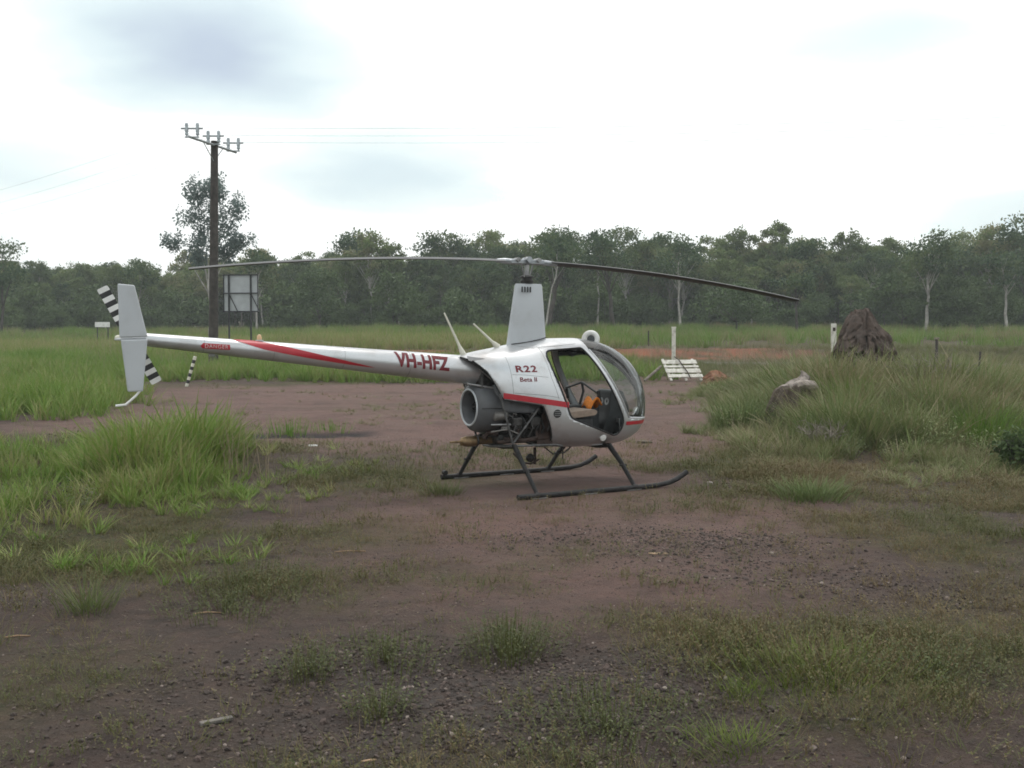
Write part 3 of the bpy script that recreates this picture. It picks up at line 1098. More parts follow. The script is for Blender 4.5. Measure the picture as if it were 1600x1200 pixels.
for sg in (1, -1):
    MB().lathe([(-0.075, 0.0), (-0.075, 0.026), (0.075, 0.026), (0.075, 0.0)], P(sg * bd[0] * 0.13, sg * bd[1] * 0.13, 2.662), P(-bd[1], bd[0], 0), 14, False).build('coning_bolt', M['steel'], ROT, smooth=True)
    MB().tube([P(sg * 0.06 * bd[0] + 0.07 * bd[1] * sg, sg * 0.06 * bd[1] - 0.07 * bd[0] * sg, 2.46), P(sg * 0.12 * bd[0] + 0.11 * bd[1] * sg, sg * 0.12 * bd[1] - 0.11 * bd[0] * sg, 2.62)], 0.009, 8).build('pitch_link', M['steel'], ROT, smooth=True)
    R, n = 3.80, 26
    vs, fs = [], []
    prof = [(-0.125, 0.0), (-0.06, 0.011), (0.0, 0.016), (0.04, 0.013), (0.058, 0.0), (0.04, -0.011), (0.0, -0.014), (-0.06, -0.010)]
    tz = -0.11 * sg
    for k in range(n + 1):
        r = 0.30 + (R - 0.30) * k / n
        z = 2.645 + tz * r / R - 0.29 * (r / R) ** 2
        tw = math.radians(9.0 - 5.0 * r / R)
        ch = 1.0
        for c, h in prof:
            c2, h2 = c * math.cos(tw) - h * math.sin(tw), c * math.sin(tw) + h * math.cos(tw)
            vs.append(P(sg * bd[0] * r - sg * bd[1] * c2 * ch, sg * bd[1] * r + sg * bd[0] * c2 * ch, z + h2 * 1.0))
    m = len(prof)
    for k in range(n):
        for j in range(m):
            fs.append((k * m + j, k * m + (j + 1) % m, (k + 1) * m + (j + 1) % m, (k + 1) * m + j))
    fs += [tuple(range(m)), tuple(n * m + j for j in range(m))]
    bl = MB().add(vs, fs).build('rotor_blade', M['blade'], ROT, smooth=True)
    MB().tube([P(sg * bd[0] * 0.17, sg * bd[1] * 0.17, 2.642), P(sg * bd[0] * 0.27, sg * bd[1] * 0.27, 2.640 + tz * 0.07), P(sg * bd[0] * 0.38, sg * bd[1] * 0.38, 2.638 + tz * 0.1)], [0.042, 0.045, 0.03], 12, flat=0.75).build('blade_grip', M['hub'], bl, smooth=True)

# tail boom
B0, B1 = (-0.62, 1.366, 0.168), (-4.42, 1.738, 0.060)


def boom(a):
    t = (a - B0[0]) / (B1[0] - B0[0])
    return B0[1] + (B1[1] - B0[1]) * t, B0[2] + (B1[2] - B0[2]) * t


def on_boom(a, z, off=0.004, sd=1):
    c, r = boom(a)
    d = max(-0.999, min(0.999, (z - c) / r))
    return P(a, sd * math.sqrt(1 - d * d) * (r + off), c + d * (r + off))


_bv, _bf = [], []
for k in range(31):
    a = B0[0] + (B1[0] - B0[0]) * k / 30
    c, r = boom(a)
    for j in range(28):
        t = 2 * math.pi * j / 28
        _bv.append(P(a, r * math.cos(t), c + r * math.sin(t)))
for k in range(30):
    for j in range(28):
        _bf.append((k * 28 + j, k * 28 + (j + 1) % 28, (k + 1) * 28 + (j + 1) % 28, (k + 1) * 28 + j))
_bf.append(tuple(range(28)))
_bf.append(tuple(30 * 28 + j for j in range(28)))
BOOM = MB().add(_bv, _bf).build('tail_boom', M['silver'], HELI, smooth=True)
for a in (-1.55, -2.3, -3.05, -3.75):
    c, r = boom(a)
    MB().torus(P(a, 0, c), P(1, 0, -0.098), r + 0.0004, 0.0018, 28, 6).build('boom_rivet_band', M['seam'], BOOM, smooth=True)
v, fs = text_mesh('VH-HFZ', 0.64, 0.158, 0.045, 1.05)
decal('registration_lettering', M['dark_red'], v, fs, lambda u, z: on_boom(-1.725 + u, boom(-1.725 + u)[0] - 0.072 + z + 0.035, 0.003), BOOM, (12, 10))
for sd in (1, -1):
    # swooping stripe: starts on top of the boom aft, tapers forward along the side
    vs, fs = [], []
    n = 44
    for k in range(n + 1):
        t = k / n
        a = -3.46 + 1.50 * t
        c, r = boom(a)
        th_hi = math.radians(96 - 128 * t ** 0.60) if t < 1 else math.radians(-32)
        al = max(-3.46, a)
        wdt = math.radians(48) * (1 - t) ** 0.75 * min(1.0, 0.55 + t * 2.2)
        th_lo = th_hi - wdt
        for j in range(7):
            th = th_lo + (th_hi - th_lo) * j / 6
            sh = 0.16 * (j / 6) * (1 - t)
            aa = a + sh
            c2, r2 = boom(aa)
            vs.append(P(aa, sd * math.cos(th) * (r2 + 0.003), c2 + math.sin(th) * (r2 + 0.003)))
    for k in range(n):
        for j in range(6):
            i = k * 7 + j
            fs.append((i, i + 7, i + 8, i + 1))
    MB().add(vs, fs).build('boom_stripe', M['red'], BOOM, smooth=True)
_pl = [(-3.79, 1.670), (-3.765, 1.70), (-3.50, 1.682), (-3.50, 1.632), (-3.765, 1.648)]
decal('danger_placard', M['red'], np.array(_pl), [(0, 1, 2, 3, 4)], lambda u, z: on_boom(u, z - 0.008, 0.003), BOOM, (6, 6))
v, fs = text_mesh('DANGER', 0.225, 0.036, -0.012, 1.2)
decal('danger_lettering', M['white'], v, fs, lambda u, z: on_boom(-3.745 + u, 1.6465 + z - 0.062 * u, 0.0055), BOOM, (6, 5))
# beacon and the two whip antennas
bc = boom(-3.18)
bea = empty('beacon', (0, 0, 0), 0, BOOM)
MB().lathe([(0, 0.04), (0.012, 0.042), (0.016, 0.028)], P(-3.18, 0, bc[0] + bc[1] - 0.004), (0, 0, 1), 16).build('beacon_base', M['silver_grey'], bea, smooth=True)
MB().lathe([(0.014, 0.026), (0.04, 0.025), (0.062, 0.017), (0.070, 0.0)], P(-3.18, 0, bc[0] + bc[1]), (0, 0, 1), 16, False).build('beacon_lens', M['amber'], bea, smooth=True)
for (b, tp) in (((-0.84, 0.02, boom(-0.84)[0] + boom(-0.84)[1] - 0.01), (-1.09, 0.02, 2.03)), ((-0.40, 0.02, 1.64), (-0.72, 0.02, 1.91))):
    bv, tv = P(*b), P(*tp)
    MB().tube([bv, bv.lerp(tv, 0.16), bv.lerp(tv, 0.24), tv], [0.026, 0.017, 0.011, 0.006], 8, flat=1.6).build('whip_antenna', M['cream'], HELI, smooth=True)
# boom root: dark bay, flap and control tubes
MB().box(P(-0.52, 0, 1.30), (0.45, 0.44, 0.40), taper=0.7).build('gearbox_bay', M['engine'], HELI, bevel=0.03)
MB().prism([(0, 0), (0.20, -0.03), (0.17, -0.085), (0.02, -0.05)], 0.006, lambda u, w, t: P(-0.90 + u, 0.205 + 0.25 * u + t, 1.545 + w * 1.0)).build('cowl_flap', M['silver'], HELI)
for (p, q, r) in ((P(-0.86, 0.13, 1.23), P(-0.35, 0.32, 1.14), 0.012), (P(-0.74, 0.19, 1.40), P(-0.45, 0.36, 1.12), 0.010), (P(-0.8, -0.16, 1.30), P(-0.3, -0.3, 1.12), 0.012)):
    MB().tube([p, q], r, 8).build('frame_tube', M['steel'], HELI, smooth=True)

# empennage
def fin(name, poly, s, th):
    n = len(poly)
    mb = MB()
    c = np.mean(np.array(poly), 0)
    mb.prism(poly, th, lambda u, v, t: P(u, s + t, v))
    return mb.build(name, M['silver_grey'], HELI, bevel=th * 0.42)


FS = 0.30
uf = fin('upper_fin', [(-4.575, 1.742), (-4.325, 1.752), (-4.435, 2.235), (-4.585, 2.245)], FS, 0.028)
lf = fin('lower_fin', [(-4.565, 1.722), (-4.325, 1.732), (-4.375, 1.235), (-4.51, 1.235)], FS, 0.028)
MB().prism([(-4.57, -0.06), (-4.33, -0.06), (-4.33, 0.282), (-4.56, 0.282)], 0.024, lambda u, v, t: P(u, v, 1.733 + t + 0.04 * (u + 4.45))).build('horizontal_stabiliser', M['silver_grey'], HELI, bevel=0.008)
MB().tube([P(-4.40, FS, 1.245), P(-4.44, FS, 1.195), P(-4.53, FS, 1.115), P(-4.62, FS, 1.108)], 0.012, 8).build('tail_skid', M['white'], HELI, smooth=True)
MB().tube([P(-4.40, 0, 1.735), P(-4.52, 0, 1.742)], [0.05, 0.03], 12).build('tail_gearbox', M['engine'], HELI, smooth=True)
MB().lathe([(0, 0.026), (0.03, 0.026), (0.05, 0.015), (0.055, 0.0)], P(-4.52, 0, 1.745), P(-1, 0, 0), 12).build('tail_light', M['cream'], HELI, smooth=True)
TR = empty('tail_rotor', (0, 0, 0), 0, HELI)
TC, TS = (-4.40, 1.765), -0.24
MB().tube([P(TC[0], -0.04, TC[1] - 0.02), P(TC[0], TS - 0.05, TC[1])], 0.022, 10).build('rotor_shaft', M['steel'], TR, smooth=True)
MB().box(P(TC[0], TS, TC[1]), (0.10, 0.05, 0.14), Matrix.Rotation(-0.47, 3, 'Y')).build('tail_hub', M['hub'], TR, bevel=0.01)
ux, uz = -0.47, 0.883
for sg in (1, -1):
    mb = MB()
    bl = None
    for k in range(9):
        r0, r1 = (0.06, 0.13) if k == 0 else (0.13 + (k - 1) * 0.05, 0.13 + k * 0.05)
        hw = 0.035 if k == 0 else 0.054
        mb = MB()
        poly = [(-hw, r0), (hw, r0), (hw, r1), (-hw, r1)]
        if k == 8:
            poly = rounded([(-hw, r0), (hw, r0), (hw, r1), (-hw, r1)], [0.001, 0.001, 0.02, 0.02], 3)
        mb.prism(poly, 0.016, lambda u, v, t: P(TC[0] + sg * (ux * v) + u * uz * sg, TS + t, TC[1] + sg * uz * v - u * ux * sg))
        mt = M['black'] if k % 2 == 1 or k == 0 else M['white']
        if k == 0:
            bl = mb.build('tail_blade', mt, TR)
        else:
            mb.build('blade_band', mt, bl)
# cooling fan scroll at the rear of the engine
FAN = empty('cooling_fan', (0, 0, 0), 0, HELI)
fc = (-0.76, 0.03, 0.955)
MB().lathe([(0.30, 0.20), (0.30, 0.275), (0.24, 0.295), (0.10, 0.295), (0.02, 0.27), (-0.015, 0.225), (-0.03, 0.205), (-0.015, 0.19), (0.06, 0.165), (0.16, 0.15)], P(fc[0], fc[1], fc[2]), P(1, 0, 0), 36, False).build('fan_housing', M['grey_fibre'], FAN, smooth=True)
MB().torus(P(fc[0] - 0.025, fc[1], fc[2]), P(1, 0, 0), 0.205, 0.012, 36, 8).build('intake_ring', M['silver_grey'], FAN, smooth=True)
MB().lathe([(0.12, 0.0), (0.12, 0.155), (0.13, 0.155)], P(*fc), P(1, 0, 0), 24, False).build('fan_hub', M['black'], FAN)
for k in range(12):
    t = k * math.pi / 6
    MB().box(P(fc[0] + 0.10, fc[1] + 0.10 * math.cos(t), fc[2] + 0.10 * math.sin(t)), (0.05, 0.012, 0.10), Matrix.Rotation(t - math.pi / 2, 3, 'X')).build('fan_vane', M['engine'], FAN)
MB().tube([P(fc[0] + 0.0, fc[1] + 0.27, fc[2] + 0.0), P(fc[0] + 0.14, fc[1] + 0.300, fc[2]), P(fc[0] + 0.29, fc[1] + 0.302, fc[2] - 0.005), P(-0.20, 0.39, 0.93)], 0.006, 6).build('scroll_flange', M['black'], FAN)
_dv, _df = [], []
for (a, s0, s1, z0, z1) in ((-0.58, -0.24, 0.29, 0.93, 1.22), (-0.44, -0.30, 0.37, 0.90, 1.19), (-0.22, -0.38, 0.43, 0.89, 1.06), (-0.06, -0.40, 0.43, 0.90, 1.0)):
    _dv += [P(a, s0, z0), P(a, s1, z0), P(a, s1 - 0.02, z1), P(a, s0 + 0.02, z1)]
for i in range(3):
    for j in range(4):
        _df.append((i * 4 + j, i * 4 + (j + 1) % 4, (i + 1) * 4 + (j + 1) % 4, (i + 1) * 4 + j))
_df += [(0, 1, 2, 3), (12, 13, 14, 15)]
MB().add(_dv, _df).build('scroll_duct', M['grey_fibre'], FAN, smooth=False, bevel=0.025)

# engine
ENG = empty('engine', (0, 0, 0), 0, HELI)
MB().box(P(-0.26, 0, 0.74), (0.56, 0.34, 0.26)).build('crankcase', M['engine'], ENG, bevel=0.03)
for sd in (1, -1):
    for a in (-0.38, -0.14):
        cy = MB()
        for k in range(9):
            cy.lathe([(0.16 + k * 0.026, 0.085), (0.16 + k * 0.026 + 0.012, 0.085)], P(a, 0, 0.78), P(0, sd, 0), 16)
        cy.lathe([(0.14, 0.062), (0.42, 0.062)], P(a, 0, 0.78), P(0, sd, 0), 14)
        c = cy.build('cylinder', M['engine'], ENG)
        MB().box(P(a, sd * 0.43, 0.80), (0.12, 0.05, 0.10)).build('rocker_cover', M['engine'], c, bevel=0.015)
        MB().tube([P(a + 0.03, sd * 0.40, 0.72), P(a + 0.03, sd * 0.42, 0.62), P(a - 0.08, sd * 0.36, 0.575), P(-0.55, sd * 0.28, 0.565)], 0.022, 8).build('exhaust_pipe', M['rust'], ENG, smooth=True)
        MB().tube([P(a - 0.05, sd * 0.42, 0.86), P(a - 0.07, sd * 0.47, 0.90), P(a - 0.02, sd * 0.45, 0.885), P(a + 0.06, sd * 0.30, 0.88)], 0.007, 6).build('ignition_lead', M['engine_pale'], ENG, smooth=True)
MB().lathe([(0, 0.03), (0.02, 0.055), (0.17, 0.055), (0.19, 0.03)], P(-0.62, 0.30, 0.865), P(1, 0, 0), 16).build('oil_cooler_can', M['engine_pale'], ENG, smooth=True)
MB().tube([P(-0.66, 0.33, 0.77), P(-0.34, 0.42, 0.77)], 0.012, 8).build('fuel_line', M['steel'], ENG, smooth=True)
MB().tube([P(-0.66, 0.33, 0.69), P(-0.5, 0.42, 0.72), P(-0.36, 0.43, 0.665)], 0.009, 8).build('fuel_line', M['engine_pale'], ENG, smooth=True)
MB().box(P(-0.50, 0.37, 0.725), (0.09, 0.05, 0.05)).build('magneto', M['engine_pale'], ENG, bevel=0.01)
MB().box(P(-0.30, 0.02, 0.59), (0.40, 0.40, 0.12)).build('oil_sump', M['engine'], ENG, bevel=0.03)
MB().prism([(0.10, 0.50), (-0.13, 0.50), (-0.04, 0.90), (0.02, 0.92)], 0.01, lambda u, v, t: P(u + 0.01, 0.41 + t, v)).build('heat_shroud', M['rust'], ENG)
MB().box(P(-0.20, 0, 0.93), (0.62, 0.66, 0.10)).build('engine_baffle', M['engine'], ENG, bevel=0.02)
MB().box(P(-0.05, 0, 0.74), (0.16, 0.60, 0.34)).build('accessory_case', M['engine'], ENG, bevel=0.03)
MB().lathe([(0, 0.10), (0.03, 0.12), (0.07, 0.12), (0.10, 0.10)], P(-0.56, 0, 0.80), P(1, 0, 0), 20).build('drive_sheave', M['engine'], ENG, smooth=True)
MB().tube([P(-0.50, 0.10, 0.72), P(-0.50, 0.12, 1.2)], 0.03, 6, flat=0.4).build('drive_belt', M['rubber'], ENG)
for k in range(7):
    a0 = -0.46 + 0.075 * k
    MB().tube([P(a0, 0.30, 0.90), P(a0 + 0.02, 0.43, 0.86 - 0.02 * (k % 3)), P(a0 + 0.05, 0.45, 0.75 - 0.03 * (k % 2)), P(a0 + 0.03, 0.38, 0.62)], 0.008 + 0.003 * (k % 3), 6).build('hose', M['rubber'] if k % 3 else M['tube'], ENG, smooth=True)
MB().tube([P(-0.5, 0.34, 0.60), P(-0.3, 0.40, 0.585), P(0.05, 0.40, 0.60)], 0.024, 8).build('exhaust_pipe', M['rust'], ENG, smooth=True)
# muffler tail pipe sticking out behind
MB().lathe([(0, 0.0), (0.0, 0.012), (0.13, 0.016), (0.14, 0.045), (0.20, 0.062), (0.32, 0.062), (0.36, 0.045), (0.62, 0.04)], P(-1.02, 0.02, 0.565), P(1, 0.0, 0.0), 16).build('muffler', M['brass'], ENG, smooth=True)
MB().torus(P(-0.69, 0.02, 0.565), P(1, 0, 0), 0.062, 0.012, 20, 6).build('muffler_clamp', M['engine'], ENG, smooth=True)
MB().tube([P(-0.62, 0.1, 0.60), P(-0.60, 0.14, 0.67), P(-0.50, 0.20, 0.66)], 0.03, 8).build('exhaust_collector', M['rust'], ENG, smooth=True)
# carburettor air box and pipes under the belly
MB().lathe([(0, 0.02), (0.03, 0.05), (0.06, 0.055), (0.10, 0.02)], P(-0.06, 0.18, 0.30), (0, 0, 1), 14).build('gascolator', M['engine'], ENG, smooth=True)
MB().tube([P(-0.30, 0.2, 0.42), P(-0.20, 0.22, 0.31), P(-0.05, 0.18, 0.28), P(0.05, 0.2, 0.33)], 0.010, 6).build('drain_hose', M['rust'], ENG, smooth=True)
MB().tube([P(0.12, 0.2, 0.47), P(0.24, 0.2, 0.38), P(0.40, 0.2, 0.39), P(0.50, 0.2, 0.46)], 0.008, 6).build('drain_hose', M['black'], ENG, smooth=True)
MB().tube([P(0.05, 0.1, 0.46), P(0.05, 0.1, 0.26)], 0.018, 8).build('breather_pipe', M['rust'], ENG, smooth=True)
MB().tube([P(0.44, 0.1, 0.46), P(0.44, 0.1, 0.30)], 0.007, 6).build('drain_tube', M['black'], ENG, smooth=True)
# tubular steel frame
for nm, pts, r in (('frame_tube', [P(-0.60, 0.43, 1.12), P(-0.44, 0.44, 0.55)], 0.013), ('frame_tube', [P(-0.60, -0.43, 1.12), P(-0.44, -0.44, 0.55)], 0.013),
                   ('frame_tube', [P(-0.12, 0.46, 0.94), P(-0.42, 0.43, 0.57)], 0.014), ('frame_tube', [P(-0.12, -0.46, 0.94), P(-0.42, -0.43, 0.57)], 0.014),
                   ('frame_tube', [P(-0.44, 0.43, 0.53), P(0.12, 0.47, 0.52), P(0.20, 0.47, 0.50)], 0.013), ('frame_tube', [P(-0.44, -0.43, 0.53), P(0.12, -0.47, 0.52)], 0.013),
                   ('frame_tube', [P(-0.44, 0.43, 0.53), P(-0.52, 0.1, 0.50), P(-0.52, -0.1, 0.50), P(-0.44, -0.43, 0.53)], 0.015)):
    MB().tube(pts, r, 8).build(nm, M['tube'], HELI, smooth=True)
# landing gear
for sd in (1, -1):
    sk = MB().tube([P(-0.67, 0.95 * sd, 0.034), P(-0.3, 0.95 * sd, 0.032), P(0.9, 0.95 * sd, 0.032), P(1.22, 0.95 * sd, 0.036), P(1.38, 0.95 * sd, 0.055), P(1.52, 0.95 * sd, 0.10), P(1.64, 0.95 * sd, 0.165)], 0.030, 12).build('skid', M['skid'], HELI, smooth=True)
    for a in (-0.40, 0.25, 0.86):
        MB().box(P(a, 0.95 * sd, 0.012), (0.20, 0.05, 0.022)).build('wear_shoe', M['steel'], sk, bevel=0.004)
    for a, ta, tz in ((-0.42, -0.42, 0.53), (0.88, 0.88, 0.47)):
        st = MB().tube([P(a, 0.95 * sd, 0.04), P((a + ta) / 2, 0.70 * sd, 0.28), P(ta, 0.44 * sd, tz)], [0.019, 0.022, 0.026], 10, flat=1.5).build('strut', M['skid'], HELI, smooth=True)
        MB().lathe([(-0.03, 0.034), (0.03, 0.034)], P(a, 0.95 * sd, 0.036), P(1, 0, 0), 14).build('strut_saddle', M['skid'], st, smooth=True)
        MB().tube([P(a - 0.045, 0.72 * sd, 0.268), P(a + 0.045, 0.72 * sd, 0.268)], 0.012, 8).build('elbow_clamp', M['skid'], st)
for a, z in ((-0.42, 0.53), (0.88, 0.475)):
    MB().tube([P(a, -0.46, z), P(a, -0.2, z - 0.03), P(a, 0.2, z - 0.03), P(a, 0.46, z)], 0.027, 10).build('cross_tube', M['skid'], HELI, smooth=True)
MB().lathe([(-0.03, 0.0), (-0.03, 0.03), (0.03, 0.03), (0.03, 0.0)], P(-0.62, -0.95, 0.085), P(0, 1, 0), 12, False).build('ground_wheel_pin', M['skid'], HELI, smooth=True)
# white ring lamp on the roof, tie-down whip under the boom
lamp = empty('roof_lamp', (0, 0, 0), 0, HELI)
MB().torus(P(0.94, -0.05, 1.735), P(-0.45, 0.85, 0.05), 0.078, 0.034, 30, 12).build('lamp_ring', M['white'], lamp, smooth=True)
MB().lathe([(-0.02, 0.0), (-0.02, 0.052), (0.015, 0.055), (0.015, 0.0)], P(0.94, -0.05, 1.735), P(-0.45, 0.85, 0.05), 16, False).build('lamp_lens', M['lamp_dark'], lamp, smooth=True)
MB().box(P(-3.66, 0.0, boom(-3.66)[0] - boom(-3.66)[1] - 0.008), (0.05, 0.03, 0.03)).build('boom_bracket', M['steel'], BOOM)

# ------------------------------------------------------------------ vegetation: shared builders
M['grass_bright'] = leafy('bright_spear_grass', [(0.095, 0.185, 0.030), (0.13, 0.235, 0.038), (0.185, 0.27, 0.055), (0.30, 0.28, 0.13)])
M['grass_verge'] = leafy('verge_grass', [(0.10, 0.185, 0.034), (0.135, 0.235, 0.044), (0.18, 0.245, 0.064), (0.25, 0.22, 0.12)])
M['grass_olive'] = leafy('olive_grass', [(0.095, 0.125, 0.045), (0.125, 0.15, 0.055), (0.165, 0.17, 0.075), (0.25, 0.21, 0.13)])
M['grass_blue'] = leafy('grey_green_grass', [(0.095, 0.135, 0.048), (0.13, 0.18, 0.060), (0.175, 0.21, 0.08), (0.29, 0.25, 0.15)])
M['grass_low'] = leafy('low_herbs', [(0.062, 0.078, 0.034), (0.088, 0.105, 0.038), (0.125, 0.125, 0.048), (0.18, 0.135, 0.07)])
M['weed_leaf'] = leafy('weed_leaf', [(0.060, 0.085, 0.040), (0.085, 0.115, 0.052), (0.115, 0.13, 0.06), (0.17, 0.13, 0.09)])
M['grass_near'] = leafy('near_green_grass', [(0.095, 0.135, 0.026), (0.135, 0.18, 0.034), (0.18, 0.21, 0.05), (0.24, 0.21, 0.09)])
M['grass_dry'] = leafy('dry_stalks', [(0.16, 0.12, 0.08), (0.24, 0.19, 0.13), (0.32, 0.26, 0.18)])


def blades(seed, n, h, spread, width, lean=0.5, curl=0.5, hvar=0.4, seg=3):
    """a tuft: n tapering bent blades growing from a small foot"""
    r = np.random.default_rng(seed)
    az = r.random(n) * 2 * np.pi
    rad = 1.3 * spread * r.random(n) ** 0.75
    bx, by = rad * np.cos(az + r.normal(0, 0.6, n)), rad * np.sin(az + r.normal(0, 0.6, n))
    H = h * (1 - hvar * r.random(n))
    ln = lean * (0.25 + 0.75 * r.random(n))
    cl = curl * r.random(n)
    face = az + np.pi / 2 + r.normal(0, 0.5, n)
    V = np.zeros((n, (seg + 1) * 2, 3))
    for k in range(seg + 1):
        t = k / seg
        out = H * (ln * t + cl * t * t * 0.8)
        zz = H * t * (1 - 0.35 * cl * t) * np.sqrt(np.maximum(0.2, 1 - 0.3 * ln ** 2))
        cx, cy = bx + out * np.cos(az), by + out * np.sin(az)
        w = width * (1 - t) ** 0.7 * 0.5 + width * 0.04
        V[:, 2 * k, 0], V[:, 2 * k, 1], V[:, 2 * k, 2] = cx - w * np.cos(face), cy - w * np.sin(face), zz
        V[:, 2 * k + 1, 0], V[:, 2 * k + 1, 1], V[:, 2 * k + 1, 2] = cx + w * np.cos(face), cy + w * np.sin(face), zz
    V[:, :, 2] -= 0.01
    nv = (seg + 1) * 2
    base = (np.arange(n) * nv)[:, None]
    Q = np.concatenate([base + np.array([2 * k, 2 * k + 1, 2 * k + 3, 2 * k + 2]) for k in range(seg)], 0)
    tint = np.repeat(r.random(n), nv)
    return V.reshape(-1, 3), Q, tint


def herb(seed, n, h, leaf, spread):
    """a low leafy weed: thin stems set with small leaves"""
    r = np.random.default_rng(seed)
    V, Q, T = [], [], []
    for i in range(n):
        az, rad = r.random() * 6.283, 1.5 * spread * r.random() ** 0.85
        b = np.array([rad * math.cos(az), rad * math.sin(az), 0.0])
        tip = b + np.array([math.cos(az) * h * 0.5 * r.random(), math.sin(az) * h * 0.5 * r.random(), h * (0.5 + 0.5 * r.random())])
        for k in range(5):
            t = 0.25 + 0.75 * k / 4
            p = b + (tip - b) * t
            la = r.random() * 6.283
            d = np.array([math.cos(la), math.sin(la), 0.25 + 0.5 * r.random()])
            d /= np.linalg.norm(d)
            sd = np.array([-math.sin(la), math.cos(la), 0.0])
            L_ = leaf * (0.6 + 0.6 * r.random())
            o = len(V)
            V += [p, p + d * L_ * 0.5 + sd * L_ * 0.24, p + d * L_, p + d * L_ * 0.5 - sd * L_ * 0.24]
            Q.append((o, o + 1, o + 2, o + 3))
            T += [r.random()] * 4
        o = len(V)
        sd = np.array([-math.sin(az), math.cos(az), 0]) * 0.002
        V += [b - sd, b + sd, tip + sd * 0.5, tip - sd * 0.5]
        Q.append((o, o + 1, o + 2, o + 3))
        T += [0.8] * 4
    return np.array(V), np.array(Q), np.array(T)


def stone_mesh(name, seed, flat=0.6):
    bm = bmesh.new()
    bmesh.ops.create_icosphere(bm, subdivisions=1, radius=1.0)
    r = random.Random(seed)
    for v_ in bm.verts:
        k = 0.72 + 0.5 * r.random()
        v_.co = Vector((v_.co.x * k, v_.co.y * k * (0.7 + 0.2 * r.random()), v_.co.z * k * flat))
    me = bpy.data.meshes.new(name)
    bm.to_mesh(me)
    bm.free()
    return me


def source(name, me, mat):
    me.materials.clear()
    me.materials.append(mat)
    return bpy.data.objects.new(name, me)          # only referenced by the scatter nodes


def scatter(name, pts, rot, scl, tint, idx, sources, label, kind='stuff'):
    """one object that grows copies of the sources on a cloud of points"""
    me = bpy.data.meshes.new(name)
    pts = np.asarray(pts, np.float32)
    me.vertices.add(len(pts))
    me.vertices.foreach_set('co', pts.ravel())
    for nm, ty, val in (('rot', 'FLOAT_VECTOR', rot), ('scl', 'FLOAT_VECTOR', scl), ('itint', 'FLOAT', tint), ('vidx', 'INT', idx)):
        at = me.attributes.new(nm, ty, 'POINT')
        at.data.foreach_set('vector' if ty == 'FLOAT_VECTOR' else 'value', np.asarray(val, np.int32 if ty == 'INT' else np.float32).ravel())
    o = bpy.data.objects.new(name, me)
    COL.objects.link(o)
    ng = bpy.data.node_groups.new(name, 'GeometryNodeTree')
    ng.interface.new_socket('Geometry', in_out='INPUT', socket_type='NodeSocketGeometry')
    ng.interface.new_socket('Geometry', in_out='OUTPUT', socket_type='NodeSocketGeometry')
    N, L = ng.nodes.new, ng.links.new
    gi, go = N('NodeGroupInput'), N('NodeGroupOutput')
    g2i = N('GeometryNodeGeometryToInstance')
    for src in reversed(sources):
        oi = N('GeometryNodeObjectInfo')
        oi.inputs['Object'].default_value = src
        oi.inputs['As Instance'].default_value = True
        L(oi.outputs['Geometry'], g2i.inputs[0])
    jn = N('GeometryNodeJoinGeometry')
    ng.nodes.remove(g2i)
    for nd in [n_ for n_ in ng.nodes if n_.bl_idname == 'GeometryNodeObjectInfo']:
        L(nd.outputs['Geometry'], jn.inputs[0])
    iop = N('GeometryNodeInstanceOnPoints')
    L(gi.outputs[0], iop.inputs['Points'])
    L(jn.outputs[0], iop.inputs['Instance'])
    iop.inputs['Pick Instance'].default_value = True

    def named(nm, ty):
        a = N('GeometryNodeInputNamedAttribute')
        a.data_type = ty
        a.inputs['Name'].default_value = nm
        return [s_ for s_ in a.outputs if s_.enabled][0]
    L(named('vidx', 'INT'), iop.inputs['Instance Index'])
    L(named('rot', 'FLOAT_VECTOR'), iop.inputs['Rotation'])
    L(named('scl', 'FLOAT_VECTOR'), iop.inputs['Scale'])
    L(iop.outputs[0], go.inputs[0])
    md = o.modifiers.new('scatter', 'NODES')
    md.node_group = ng
    tag(o, label, kind=kind)
    return o


def sample(n, x0, x1, y0, y1, dens, seed):
    """rejection-sample ground points by a density field"""
    r = np.random.default_rng(seed)
    x = x0 + (x1 - x0) * r.random(n)
    y = y0 + (y1 - y0) * r.random(n)
    k = r.random(n) < dens(x, y)
    return x[k], y[k], r


HALF = 800.0 / 1580.0


def in_view(x, y, m=1.8):
    return np.abs(x) < (y * HALF + m + 0.06 * y)


def heli_clear(x, y):
    """keep growth short of the helicopter's skids"""
    dx, dy = x - HX, y - HY
    a, s_ = dx * math.cos(HTH) + dy * math.sin(HTH), dx * math.sin(HTH) - dy * math.cos(HTH)
    return ~((a > -0.9) & (a < 1.9) & (np.abs(s_) < 1.15))


def grass_layer(name, label, n, box, dens, srcs, hscale, tint, seed, squash=1.0):
    x, y, r = sample(n, *box, lambda a, b: dens(a, b) * in_view(a, b) * heli_clear(a, b), seed)
    z = ground_z(x, y)
    m = len(x)
    hs = hscale(x, y) * (0.7 + 0.6 * r.random(m))
    ws = np.maximum(hs, 0.55 * hs + 0.2) * squash
    rot = np.stack([r.normal(0, 0.16, m), r.normal(0, 0.16, m), r.random(m) * 6.283], 1)
    return scatter(name, np.stack([x, y, z], 1), rot, np.stack([ws, ws, hs], 1), np.clip(tint(x, y) + r.normal(0, 0.09, m), 0, 1), r.integers(0, len(srcs), m), srcs, label)


def tufts(prefix, mat, specs):
    out = []
    for i, sp in enumerate(specs):
        v_, q_, t_ = blades(*sp)
        out.append(source(prefix, fast_mesh(prefix, v_, q_, t_), mat))
    return out


